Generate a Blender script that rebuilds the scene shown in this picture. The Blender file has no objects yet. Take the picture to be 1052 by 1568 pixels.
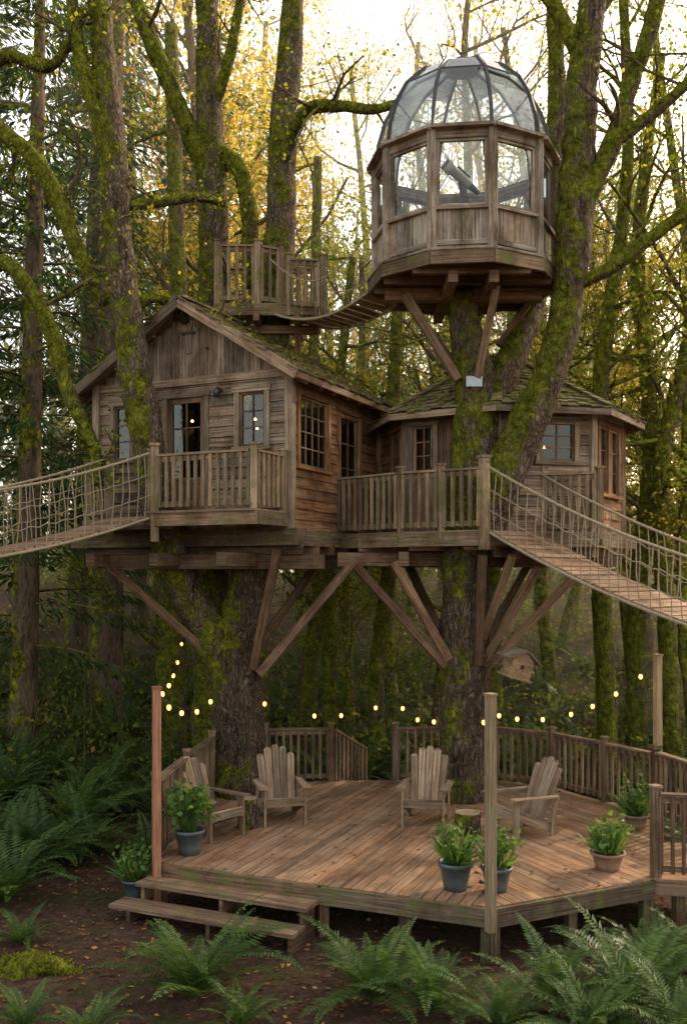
import bpy, math, random
import numpy as np
from mathutils import Vector, Matrix, noise
V=Vector
rng=np.random.default_rng(5)
R=random.Random(11)
scene=bpy.context.scene
UP=V((0,0,1))
# ------------------------------------------------------------------ terrain height
def sstep(a,b,t):
    t=max(0.0,min(1.0,(t-a)/(b-a))); return t*t*(3-2*t)
def gz(x,y):
    z=0.10*noise.noise(V((x*.5,y*.5,3.1)))+0.25*noise.noise(V((x*.13,y*.13,7.7)))*sstep(14,22,abs(y-12)+abs(x))
    z+=4.2*sstep(17,46,y)
    z+=0.7*sstep(-3.2,-9,x)*(1-sstep(30,60,abs(y)))
    z-=0.25*sstep(2.5,6,x)*(1-sstep(16,24,y))
    return z
# ------------------------------------------------------------------ materials
def newmat(name):
    m=bpy.data.materials.new(name); m.use_nodes=True
    nt=m.node_tree; nt.nodes.clear()
    out=nt.nodes.new('ShaderNodeOutputMaterial')
    return m,nt,out
def N(nt,t): return nt.nodes.new(t)
def ramp(nt,fac,stops):
    r=nt.nodes.new('ShaderNodeValToRGB')
    while len(r.color_ramp.elements)<len(stops): r.color_ramp.elements.new(.5)
    for e,(p,c) in zip(r.color_ramp.elements,stops):
        e.position=p; e.color=(c[0],c[1],c[2],1) if hasattr(c,'__len__') else (c,c,c,1)
    nt.links.new(fac,r.inputs[0]); return r.outputs[0]
def mixc(nt,fac,a,b,blend='MIX'):
    m=nt.nodes.new('ShaderNodeMix'); m.data_type='RGBA'; m.blend_type=blend
    for sock,val in ((m.inputs[0],fac),(m.inputs[6],a),(m.inputs[7],b)):
        if hasattr(val,'links'): nt.links.new(val,sock)
        elif hasattr(val,'__len__'): sock.default_value=(*val[:3],1)
        else: sock.default_value=val
    return m.outputs[2]
def mth(nt,op,a,b=0.0,c=None,clamp=False):
    m=nt.nodes.new('ShaderNodeMath'); m.operation=op; m.use_clamp=clamp
    for i,val in enumerate((a,b,c)):
        if val is None: continue
        if hasattr(val,'links'): nt.links.new(val,m.inputs[i])
        else: m.inputs[i].default_value=val
    return m.outputs[0]
def noisen(nt,vec,scale,detail=4,rough=.55,dist=0):
    n=nt.nodes.new('ShaderNodeTexNoise'); n.inputs['Scale'].default_value=scale
    n.inputs['Detail'].default_value=detail; n.inputs['Roughness'].default_value=rough; n.inputs['Distortion'].default_value=dist
    nt.links.new(vec,n.inputs['Vector']); return n.outputs['Fac']
def mapn(nt,vec,scale):
    m=nt.nodes.new('ShaderNodeMapping'); m.inputs['Scale'].default_value=scale
    nt.links.new(vec,m.inputs['Vector']); return m.outputs[0]
def wood(name,dark,light,stain=.5,moss=0.0,rough=.85,vary=.35,mosscol=(.075,.09,.02)):
    m,nt,out=newmat(name); L=nt.links
    uv=N(nt,'ShaderNodeUVMap').outputs[0]; tc=N(nt,'ShaderNodeTexCoord'); ob=tc.outputs['Object']
    g=noisen(nt,mapn(nt,uv,(1.3,38,1)),1.0,5,.65,.6)
    g2=noisen(nt,mapn(nt,uv,(4,130,1)),1.0,2,.6)
    col=ramp(nt,g,[(.35,dark),(.68,light)])
    at=N(nt,'ShaderNodeAttribute'); at.attribute_name='rnd'
    v=mth(nt,'MULTIPLY_ADD',at.outputs['Fac'],2*vary,1-vary)
    col=mixc(nt,1.0,col,mixc(nt,1.0,(1,1,1),v,'MULTIPLY'),'MULTIPLY')
    hs=mth(nt,'FRACT',mth(nt,'MULTIPLY',at.outputs['Fac'],7.31))
    col=mixc(nt,mth(nt,'MULTIPLY',hs,.5),col,mixc(nt,1.0,col,(1.18,.90,.68),'MULTIPLY'))
    big=noisen(nt,mapn(nt,ob,(1,1,.6)),2.0,5,.7)
    st=ramp(nt,big,[(.44,0),(.62,1)])
    col=mixc(nt,mth(nt,'MULTIPLY',st,stain),col,mixc(nt,1.0,col,(.38,.31,.26),'MULTIPLY'))
    fine=ramp(nt,g2,[(.3,.5),(.55,1)])
    col=mixc(nt,.65,col,fine,'MULTIPLY')
    if moss>0:
        ge=N(nt,'ShaderNodeNewGeometry'); sx=N(nt,'ShaderNodeSeparateXYZ'); L.new(ge.outputs['Normal'],sx.inputs[0])
        mz=mth(nt,'MULTIPLY_ADD',sx.outputs[2],.07,moss-.5)
        mf=mth(nt,'ADD',noisen(nt,ob,3.2,5,.7),mz)
        mf=ramp(nt,mf,[(.14,0),(.28,1)])
        mc=mixc(nt,noisen(nt,ob,22,3),mosscol,tuple(c*1.9 for c in mosscol))
        col=mixc(nt,mth(nt,'MULTIPLY',mf,.75),col,mc)
    bs=N(nt,'ShaderNodeBsdfPrincipled'); bs.inputs['Roughness'].default_value=rough
    bs.inputs['Specular IOR Level'].default_value=.25
    L.new(col,bs.inputs['Base Color'])
    bp=N(nt,'ShaderNodeBump'); bp.inputs['Strength'].default_value=.5; bp.inputs['Distance'].default_value=.006
    L.new(g,bp.inputs['Height']); L.new(bp.outputs[0],bs.inputs['Normal'])
    L.new(bs.outputs[0],out.inputs[0]); return m
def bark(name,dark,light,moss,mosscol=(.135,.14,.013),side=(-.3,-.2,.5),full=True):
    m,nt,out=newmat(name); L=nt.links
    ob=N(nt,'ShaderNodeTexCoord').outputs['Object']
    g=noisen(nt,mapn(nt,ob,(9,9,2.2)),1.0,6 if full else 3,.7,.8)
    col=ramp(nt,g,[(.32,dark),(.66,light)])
    if full:
        vo=N(nt,'ShaderNodeTexVoronoi'); vo.feature='DISTANCE_TO_EDGE'; vo.inputs['Scale'].default_value=1.0
        wob=N(nt,'ShaderNodeVectorMath'); wob.operation='ADD'
        nz=N(nt,'ShaderNodeTexNoise'); nz.inputs['Scale'].default_value=5; nz.inputs['Detail'].default_value=3; L.new(ob,nz.inputs['Vector'])
        sc=N(nt,'ShaderNodeVectorMath'); sc.operation='SCALE'; sc.inputs['Scale'].default_value=.16; L.new(nz.outputs['Color'],sc.inputs[0])
        L.new(ob,wob.inputs[0]); L.new(sc.outputs[0],wob.inputs[1])
        L.new(mapn(nt,wob.outputs[0],(18,18,4.2)),vo.inputs['Vector'])
        cr=ramp(nt,vo.outputs['Distance'],[(0,0),(.28,1)])
        lich=ramp(nt,noisen(nt,ob,5.5,4,.7),[(.56,0),(.66,1)])
        col=mixc(nt,mth(nt,'MULTIPLY',lich,.5),col,(.36,.30,.235))
        col=mixc(nt,.6,col,mixc(nt,cr,(.25,.22,.2),(1,1,1)),'MULTIPLY')
    ge=N(nt,'ShaderNodeNewGeometry')
    dp=N(nt,'ShaderNodeVectorMath'); dp.operation='DOT_PRODUCT'; dp.inputs[1].default_value=side
    L.new(ge.outputs['Normal'],dp.inputs[0])
    mf=mth(nt,'MULTIPLY_ADD',dp.outputs['Value'],.3,moss-.5)
    mf=mth(nt,'ADD',mf,noisen(nt,mapn(nt,ob,(1,1,.75)),1.7,6 if full else 3,.75))
    mf=ramp(nt,mf,[(.0,0),(.08,1)])
    mc=ramp(nt,noisen(nt,ob,7,6 if full else 2,.8),[(.34,tuple(c*.16 for c in mosscol)),(.52,mosscol),(.7,tuple(c*2.2 for c in mosscol))])
    col=mixc(nt,mf,col,mc)
    if full:
        bs=N(nt,'ShaderNodeBsdfPrincipled'); bs.inputs['Roughness'].default_value=.95; bs.inputs['Specular IOR Level'].default_value=.15
        L.new(col,bs.inputs['Base Color'])
        hh=mth(nt,'ADD',mth(nt,'MULTIPLY',g,1.4),cr)
        bp=N(nt,'ShaderNodeBump'); bp.inputs['Strength'].default_value=1; bp.inputs['Distance'].default_value=.04
        L.new(hh,bp.inputs['Height']); L.new(bp.outputs[0],bs.inputs['Normal'])
    else:
        bs=N(nt,'ShaderNodeBsdfDiffuse'); L.new(col,bs.inputs[0])
    L.new(bs.outputs[0],out.inputs[0]); return m
def leafmat(name,stops,trans=.45,gloss=False):
    m,nt,out=newmat(name); L=nt.links
    at=N(nt,'ShaderNodeAttribute'); at.attribute_name='rnd'
    col=ramp(nt,at.outputs['Fac'],stops)
    if gloss:
        d=N(nt,'ShaderNodeBsdfPrincipled'); d.inputs['Roughness'].default_value=.5; d.inputs['Specular IOR Level'].default_value=.3
    else: d=N(nt,'ShaderNodeBsdfDiffuse')
    t=N(nt,'ShaderNodeBsdfTranslucent'); L.new(col,d.inputs[0])
    L.new(mixc(nt,1.0,col,(1.9,1.8,1.0),'MULTIPLY'),t.inputs['Color'])
    mx=N(nt,'ShaderNodeMixShader'); mx.inputs[0].default_value=trans
    L.new(d.outputs[0],mx.inputs[1]); L.new(t.outputs[0],mx.inputs[2]); L.new(mx.outputs[0],out.inputs[0]); return m
def plain(name,col,rough=.6,metal=0,var=.3,scale=8):
    m,nt,out=newmat(name); L=nt.links
    ob=N(nt,'ShaderNodeTexCoord').outputs['Object']
    c=ramp(nt,noisen(nt,ob,scale,4,.65),[(.3,tuple(x*(1-var) for x in col)),(.7,tuple(x*(1+var) for x in col))])
    bs=N(nt,'ShaderNodeBsdfPrincipled'); bs.inputs['Roughness'].default_value=rough; bs.inputs['Metallic'].default_value=metal
    L.new(c,bs.inputs['Base Color']); L.new(bs.outputs[0],out.inputs[0]); return m
def glassmat(name,tint,refl,haze=0.0):
    m,nt,out=newmat(name); L=nt.links
    tr=N(nt,'ShaderNodeBsdfTransparent'); tr.inputs[0].default_value=(*tint,1)
    gl=N(nt,'ShaderNodeBsdfGlossy'); gl.inputs['Roughness'].default_value=.03; gl.inputs[0].default_value=(.9,.93,.95,1)
    fr=N(nt,'ShaderNodeFresnel'); fr.inputs[0].default_value=1.5
    f=mth(nt,'MULTIPLY_ADD',fr.outputs[0],1.0,refl,clamp=True)
    mx=N(nt,'ShaderNodeMixShader'); L.new(f,mx.inputs[0]); L.new(tr.outputs[0],mx.inputs[1]); L.new(gl.outputs[0],mx.inputs[2])
    res=mx.outputs[0]
    if haze>0:
        df=N(nt,'ShaderNodeBsdfTranslucent'); df.inputs[0].default_value=(.6,.68,.72,1)
        ob=N(nt,'ShaderNodeTexCoord').outputs['Object']
        hz=ramp(nt,noisen(nt,ob,3,5,.7),[(.3,haze*.4),(.7,haze*1.5)])
        m2=N(nt,'ShaderNodeMixShader'); L.new(hz,m2.inputs[0]); L.new(res,m2.inputs[1]); L.new(df.outputs[0],m2.inputs[2]); res=m2.outputs[0]
    L.new(res,out.inputs[0]); return m
def emis(name,col,s):
    m,nt,out=newmat(name); e=N(nt,'ShaderNodeEmission'); e.inputs[0].default_value=(*col,1); e.inputs[1].default_value=s
    nt.links.new(e.outputs[0],out.inputs[0]); return m
def groundmat():
    m,nt,out=newmat('forest_floor'); L=nt.links
    ob=N(nt,'ShaderNodeTexCoord').outputs['Object']
    a=ramp(nt,noisen(nt,ob,9,7,.75),[(.3,(.024,.014,.010)),(.5,(.078,.045,.031)),(.7,(.165,.10,.07))])
    lit=ramp(nt,noisen(nt,ob,40,3,.7),[(.55,0),(.68,1)])
    a=mixc(nt,mth(nt,'MULTIPLY',lit,.5),a,(.22,.13,.075))
    g=ramp(nt,noisen(nt,ob,.9,5,.7),[(.50,0),(.64,1)])
    a=mixc(nt,mth(nt,'MULTIPLY',g,.75),a,(.045,.057,.017))
    bs=N(nt,'ShaderNodeBsdfPrincipled'); bs.inputs['Roughness'].default_value=.95; bs.inputs['Specular IOR Level'].default_value=.15
    L.new(a,bs.inputs['Base Color'])
    bp=N(nt,'ShaderNodeBump'); bp.inputs['Strength'].default_value=1; bp.inputs['Distance'].default_value=.05
    L.new(noisen(nt,ob,22,5,.8),bp.inputs['Height']); L.new(bp.outputs[0],bs.inputs['Normal'])
    L.new(bs.outputs[0],out.inputs[0]); return m
M={}
M['siding']=wood('weathered_siding',(.10,.074,.056),(.43,.345,.265),.85,.04)
M['siding_warm_lit']=wood('warm_lit_siding',(.135,.07,.036),(.48,.275,.145),.7,.02)  # siding with the side walls' warm sunlight put into its colour
M['plank']=wood('old_plank',(.095,.063,.044),(.34,.24,.165),.75,.05)
M['trim']=wood('weathered_trim',(.13,.098,.07),(.42,.34,.255),.6,.07)
M['rail']=wood('rail_wood',(.12,.087,.056),(.42,.325,.215),.65,.11)
M['deck']=wood('deck_wood',(.165,.10,.068),(.44,.30,.20),.55,.0,.5,.25)
M['fascia']=wood('fascia_wood',(.085,.06,.04),(.30,.22,.15),.7,.13)
M['beam']=wood('beam_wood',(.085,.054,.035),(.28,.185,.118),.65,.03)
M['chair']=wood('chair_wood',(.15,.11,.08),(.43,.34,.25),.45,.0)
M['pole']=wood('pole_wood',(.22,.16,.10),(.50,.385,.25),.3,.0)
M['redpole']=wood('redwood_pole',(.22,.11,.075),(.46,.25,.17),.3,.0)
M['shingle']=wood('roof_shingle',(.08,.06,.042),(.30,.23,.165),.6,.19,.9,.55,(.095,.10,.018))
M['obs']=wood('observatory_wood',(.14,.11,.086),(.51,.44,.355),.95,.07)
M['bark']=bark('mossy_bark',(.05,.035,.026),(.28,.20,.145),-.01)
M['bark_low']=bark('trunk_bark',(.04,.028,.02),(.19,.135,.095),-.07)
M['bark_moss']=bark('very_mossy_bark',(.05,.035,.024),(.22,.16,.11),.08,(.155,.165,.014))
M['bark_far']=bark('forest_bark',(.05,.035,.026),(.20,.145,.10),-.05,full=False)
M['bark_moss_far']=bark('forest_mossy_bark',(.05,.035,.024),(.20,.14,.10),.06,(.165,.18,.018),full=False)
M['moss']=leafmat('moss_tuft',[(0,(.045,.052,.006)),(.5,(.13,.14,.012)),(1,(.30,.28,.024))],.38)
M['maple']=leafmat('maple_leaf',[(0,(.05,.085,.016)),(.5,(.12,.16,.026)),(.82,(.27,.26,.035)),(1,(.46,.33,.045))],.5)
M['gold']=leafmat('gold_leaf',[(0,(.15,.17,.03)),(.45,(.38,.30,.045)),(1,(.56,.35,.055))],.52)
M['needle']=leafmat('needle_spray',[(0,(.020,.040,.018)),(.6,(.05,.085,.030)),(1,(.12,.15,.045))],.28)
M['fern']=leafmat('fern_leaf',[(0,(.03,.065,.018)),(.6,(.08,.14,.035)),(1,(.17,.22,.055))],.35,True)
M['shrub']=leafmat('shrub_leaf',[(0,(.045,.07,.018)),(.6,(.12,.16,.034)),(.9,(.25,.24,.045)),(1,(.38,.26,.05))],.4)
M['pot_leaf']=leafmat('pot_plant_leaf',[(0,(.04,.09,.022)),(.6,(.085,.17,.035)),(1,(.18,.25,.055))],.35,True)
M['litter']=leafmat('fallen_leaf',[(0,(.10,.045,.022)),(.6,(.20,.09,.04)),(1,(.42,.23,.08))],.1)
M['ground']=groundmat()
M['rope']=plain('rope_fibre',(.29,.23,.15),.9,0,.35,30)
M['metal']=plain('dark_metal',(.06,.058,.055),.45,.6)
M['galv']=plain('galvanised_metal',(.30,.33,.36),.4,.7)
M['white']=plain('telescope_paint',(.55,.55,.52),.35,0,.08)
M['black']=plain('black_plastic',(.025,.025,.025),.4)
M['potblue']=plain('glazed_pot',(.065,.085,.09),.45,0,.35,6)
M['potclay']=plain('clay_pot',(.24,.155,.10),.8,0,.3,6)
M['soil']=plain('potting_soil',(.03,.02,.014),.95)
M['cut']=plain('cut_wood',(.33,.235,.15),.8,0,.35,9)
M['glass']=glassmat('window_glass',(.74,.77,.75),.03)
M['clear']=glassmat('clear_glass',(.97,.98,.98),.0)
M['dome']=glassmat('dome_glass',(.84,.89,.91),.06,.22)
M['bulb']=emis('lit_bulb',(1,.42,.11),5.5)
M['inlamp']=emis('interior_bulb',(1,.45,.14),16)
M['inner']=plain('interior_wood',(.14,.08,.045),.8)
# ------------------------------------------------------------------ mesh builder
class MB:
    def __init__(s,mats):
        s.mats=mats; s.v=[]; s.f=[]; s.m=[]; s.r=[]; s.uv=[]; s.sm=[]; s.blocks=[]
    def mi(s,k):
        if k not in s.mats: s.mats.append(k)
        return s.mats.index(k)
    def face(s,idx,mat,rnd,uvs,smooth=False):
        s.f.append(idx); s.m.append(s.mi(mat)); s.r.append(rnd); s.uv.extend(uvs); s.sm.append(smooth)
    def poly(s,pts,mat,rnd=None,uvs=None):
        b=len(s.v); s.v.extend([tuple(p) for p in pts])
        if rnd is None: rnd=R.random()
        if uvs is None: uvs=[(p[0]+p[2],p[1]+p[2]) for p in pts]
        s.face(list(range(b,b+len(pts))),mat,rnd,uvs)
    def beam(s,p0,p1,w,h,mat,up=UP,rnd=None,w1=None,h1=None):
        p0=V(p0);p1=V(p1); ax=p1-p0; Ln=ax.length
        if Ln<1e-5: return
        ax/=Ln; up=V(up)
        sd=ax.cross(up)
        if sd.length<1e-4: sd=ax.cross(V((1,0,0)))
        sd.normalize(); u2=sd.cross(ax).normalized()
        w1=w if w1 is None else w1; h1=h if h1 is None else h1
        b=len(s.v)
        for p,ww,hh in ((p0,w,h),(p1,w1,h1)):
            for a,c in ((-1,-1),(1,-1),(1,1),(-1,1)):
                s.v.append(tuple(p+sd*(a*ww/2)+u2*(c*hh/2)))
        if rnd is None: rnd=R.random()
        ou=R.random()*50; ov=R.random()*50
        for i in range(4):
            j=(i+1)%4; wd=w if i%2==0 else h
            s.face([b+i,b+j,b+4+j,b+4+i],mat,rnd,[(ou,ov+i),(ou,ov+i+wd),(ou+Ln,ov+i+wd),(ou+Ln,ov+i)])
        s.face([b+3,b+2,b+1,b],mat,rnd,[(ou,ov),(ou+.02,ov),(ou+.02,ov+h),(ou,ov+h)])
        s.face([b+4,b+5,b+6,b+7],mat,rnd,[(ou,ov),(ou+.02,ov),(ou+.02,ov+h),(ou,ov+h)])
    def slab(s,poly,z0,z1,mat):
        n=len(poly)
        s.poly([(p[0],p[1],z1) for p in poly],mat); s.poly([(p[0],p[1],z0) for p in reversed(poly)],mat)
        for i in range(n):
            a=poly[i];b=poly[(i+1)%n]
            s.poly([(a[0],a[1],z0),(b[0],b[1],z0),(b[0],b[1],z1),(a[0],a[1],z1)],mat,uvs=[(0,0),(1.5,0),(1.5,z1-z0),(0,z1-z0)])
    def tube(s,pts,segs,mat,res=0,lump=0,fuzz=None,cap=True,ls=1.0):
        pts=[(V(p),r) for p,r in pts]
        if res>0:
            q=[]
            n=len(pts)
            for i in range(n-1):
                p0=pts[max(i-1,0)];p1=pts[i];p2=pts[i+1];p3=pts[min(i+2,n-1)]
                k=max(2,int((p2[0]-p1[0]).length/res))
                for j in range(k):
                    t=j/k
                    a=p1[0]*2+(p2[0]-p0[0])*t+(p0[0]*2-p1[0]*5+p2[0]*4-p3[0])*t*t+(-p0[0]+p1[0]*3-p2[0]*3+p3[0])*t**3
                    q.append((a*.5,p1[1]+(p2[1]-p1[1])*t))
            q.append(pts[-1]); pts=q
        b=len(s.v); n=len(pts); sd=None; ou=R.random()*30; fz=[];fn=[]
        for i in range(n):
            p,r=pts[i]
            t=(pts[min(i+1,n-1)][0]-pts[max(i-1,0)][0]); t=t.normalized() if t.length>1e-6 else UP
            if sd is None:
                sd=t.cross(V((.3,1,.1))); 
                if sd.length<.05: sd=t.cross(V((1,0,0)))
            sd=(sd-t*sd.dot(t)); sd.normalize(); bt=t.cross(sd)
            for k in range(segs):
                a=2*math.pi*k/segs; nd=sd*math.cos(a)+bt*math.sin(a); rr=r
                if lump:
                    q=p+nd*r
                    rr*=1+lump*noise.noise(q*2.2*ls)+lump*.6*noise.noise(q*6*ls)
                w=p+nd*rr; s.v.append(tuple(w))
                if fuzz:
                    mval=noise.noise(w*1.3)+.45*nd.z+.25*(-nd.x)*.6+fuzz[1]
                    if mval>0:
                        for _ in range(fuzz[0]):
                            fz.append(w+V((R.gauss(0,1),R.gauss(0,1),R.gauss(0,1)))*fuzz[2]*.9-nd*fuzz[2]*.6); fn.append(nd)
        for i in range(n-1):
            for k in range(segs):
                k2=(k+1)%segs
                s.face([b+i*segs+k,b+i*segs+k2,b+(i+1)*segs+k2,b+(i+1)*segs+k],mat,.5,[(ou+i,k),(ou+i,k+1),(ou+i+1,k+1),(ou+i+1,k)],True)
        if cap:
            s.face([b+(n-1)*segs+k for k in range(segs)],mat,.5,[(0,0)]*segs)
            s.face([b+k for k in reversed(range(segs))],mat,.5,[(0,0)]*segs)
        if fz:
            C=np.array([tuple(c) for c in fz]); D=np.array([tuple(c) for c in fn])+rng.normal(size=(len(fz),3))*.6
            D[:,2]-=.15; n_=len(fz); Lr=fuzz[2]*rng.uniform(.6,1.7,n_)
            s.leaf(leafblock(C,D,Lr,Lr*.4),'moss',rng.random(n_)**1.3)
        return pts
    def leaf(s,block,mat,rnd): s.blocks.append((block,s.mi(mat),rnd))
    def sphere(s,c,r,mat,nu=8,nv=6,sc=(1,1,1),lump=0):
        b=len(s.v); c=V(c)
        for i in range(nv+1):
            th=math.pi*i/nv
            for k in range(nu):
                a=2*math.pi*k/nu; d=V((math.sin(th)*math.cos(a),math.sin(th)*math.sin(a),math.cos(th)))
                q=r*(1+lump*noise.noise(d*1.7+c)+lump*.5*noise.noise(d*4+c))
                s.v.append((c.x+q*sc[0]*d.x,c.y+q*sc[1]*d.y,c.z+q*sc[2]*d.z))
        for i in range(nv):
            for k in range(nu):
                k2=(k+1)%nu
                s.face([b+i*nu+k,b+(i+1)*nu+k,b+(i+1)*nu+k2,b+i*nu+k2],mat,.5,[(0,0)]*4,True)
    def lathe(s,c,prof,mat,n=20,wob=0):
        b=len(s.v); c=V(c); rd=R.random()
        for i,(r,z) in enumerate(prof):
            for k in range(n):
                a=2*math.pi*k/n; rr=r*(1+wob*noise.noise(V((math.cos(a)*1.5,math.sin(a)*1.5,c.x))))
                s.v.append((c.x+rr*math.cos(a),c.y+rr*math.sin(a),c.z+z))
        for i in range(len(prof)-1):
            for k in range(n):
                k2=(k+1)%n
                s.face([b+i*n+k,b+i*n+k2,b+(i+1)*n+k2,b+(i+1)*n+k],mat,rd,[(0,0)]*4,True)
    def build(s,name,parent=None,loc=None,link=True):
        nb=len(s.v)
        verts=[np.array(s.v,dtype=np.float32).reshape(-1,3)]
        loops=[np.array([i for f in s.f for i in f],dtype=np.int32)]
        tot=[np.array([len(f) for f in s.f],dtype=np.int32)]
        mi=[np.array(s.m,dtype=np.int32)]; rn=[np.array(s.r,dtype=np.float32)]; sm=[np.array(s.sm,dtype=bool)]
        uv=[np.array(s.uv,dtype=np.float32).reshape(-1,2)]
        for bl,m_,r_ in s.blocks:
            n=len(bl); verts.append(bl.reshape(-1,3).astype(np.float32))
            loops.append(np.arange(nb,nb+4*n,dtype=np.int32)); nb+=4*n
            tot.append(np.full(n,4,dtype=np.int32)); mi.append(np.full(n,m_,dtype=np.int32)); rn.append(np.asarray(r_,dtype=np.float32)); sm.append(np.zeros(n,dtype=bool))
            uv.append(np.zeros((4*n,2),dtype=np.float32))
        verts=np.concatenate(verts);loops=np.concatenate(loops);tot=np.concatenate(tot);mi=np.concatenate(mi);rn=np.concatenate(rn);sm=np.concatenate(sm);uv=np.concatenate(uv)
        me=bpy.data.meshes.new(name)
        me.vertices.add(len(verts)); me.vertices.foreach_set('co',verts.ravel())
        me.loops.add(len(loops)); me.loops.foreach_set('vertex_index',loops)
        st=np.concatenate([[0],np.cumsum(tot)[:-1]]).astype(np.int32)
        me.polygons.add(len(tot)); me.polygons.foreach_set('loop_start',st)
        me.polygons.foreach_set('material_index',mi); me.polygons.foreach_set('use_smooth',sm)
        u=me.uv_layers.new(name='UVMap'); u.data.foreach_set('uv',uv.ravel())
        at=me.attributes.new('rnd','FLOAT','FACE'); at.data.foreach_set('value',rn)
        for k in s.mats: me.materials.append(M[k])
        me.update(calc_edges=True)
        if not link: return me
        ob=bpy.data.objects.new(name,me); scene.collection.objects.link(ob)
        if parent: ob.parent=parent
        if loc is not None: ob.location=loc
        return ob
def leafblock(C,D,L,W,S=None):
    C=np.asarray(C,dtype=float); D=np.asarray(D,dtype=float)
    D=D/np.maximum(np.linalg.norm(D,axis=1,keepdims=True),1e-6)
    if S is None: S=np.cross(D,rng.normal(size=C.shape))
    S=S/np.maximum(np.linalg.norm(S,axis=1,keepdims=True),1e-6)
    L=np.asarray(L)[:,None]; W=np.asarray(W)[:,None]
    return np.stack([C,C+D*L*.45+S*W*.5,C+D*L,C+D*L*.45-S*W*.5],1)
def empty(name,loc=(0,0,0)):
    e=bpy.data.objects.new(name,None); e.location=loc; scene.collection.objects.link(e); e.empty_display_size=.3; return e
def inst(name,me,loc,rz=0,sc=1,parent=None,tilt=(0,0)):
    o=bpy.data.objects.new(name,me); scene.collection.objects.link(o); o.location=loc; o.rotation_euler=(tilt[0],tilt[1],rz)
    o.scale=(sc,sc,sc) if not hasattr(sc,'__len__') else sc
    if parent: o.parent=parent
    return o
# ------------------------------------------------------------------ architecture helpers
def subtract(a,b,cuts):
    segs=[(a,b)]
    for c0,c1 in cuts:
        ns=[]
        for s0,s1 in segs:
            if c1<=s0 or c0>=s1: ns.append((s0,s1)); continue
            if c0>s0: ns.append((s0,c0))
            if c1<s1: ns.append((c1,s1))
        segs=ns
    return segs
def wall(mb,O,U,Nn,width,z0,z1,holes,style,mat,topfn=None,inner=True):
    O=V((O[0],O[1],0)); U=V((U[0],U[1],0)); Nn=V((Nn[0],Nn[1],0))
    if style=='h':
        z=z0; ch=.165
        while z<z1-.02:
            zt=min(z+ch,z1); zc=(z+zt)/2
            cuts=[(h[0],h[1]) for h in holes if h[2]<zc<h[3]]
            for a,b in subtract(0,width,cuts):
                parts=[a]
                if b-a>1.3 : parts.append(a+(b-a)*R.uniform(.3,.7))
                parts.append(b)
                for q in range(len(parts)-1):
                    jit=R.uniform(-.004,.004)
                    p0=O+U*(parts[q]+.002)+Nn*(.028+jit)+UP*zc; p1=O+U*(parts[q+1]-.002)+Nn*(.028+jit)+UP*(zc+R.uniform(-.004,.004))
                    mb.beam(p0,p1,.022,(zt-z)*1.08,mat,up=(UP-Nn*.16).normalized())
            z=zt
    else:
        u=0
        while u<width-.01:
            w=min(R.uniform(.13,.2),width-u); uc=u+w/2
            top=topfn(uc) if topfn else z1
            cuts=[(h[2],h[3]) for h in holes if h[0]<uc<h[1]]
            for a,b in subtract(z0,top,cuts):
                if b-a<.02: continue
                off=.02+R.uniform(0,.012)
                mb.beam(O+U*uc+Nn*off+UP*a,O+U*uc+Nn*off+UP*b,w-.008,.02,mat,up=Nn)
            u+=w
    if inner:
        us=sorted(set([0,width]+[c for h in holes for c in h[:2]])); zs=sorted(set([z0,z1]+[c for h in holes for c in h[2:]]))
        for i in range(len(us)-1):
            for j in range(len(zs)-1):
                uc=(us[i]+us[i+1])/2; zc=(zs[j]+zs[j+1])/2
                if any(h[0]<uc<h[1] and h[2]<zc<h[3] for h in holes): continue
                p=[O+U*us[i]+UP*zs[j],O+U*us[i+1]+UP*zs[j],O+U*us[i+1]+UP*zs[j+1],O+U*us[i]+UP*zs[j+1]]
                mb.poly([q-Nn*.01 for q in p],'inner')
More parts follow.
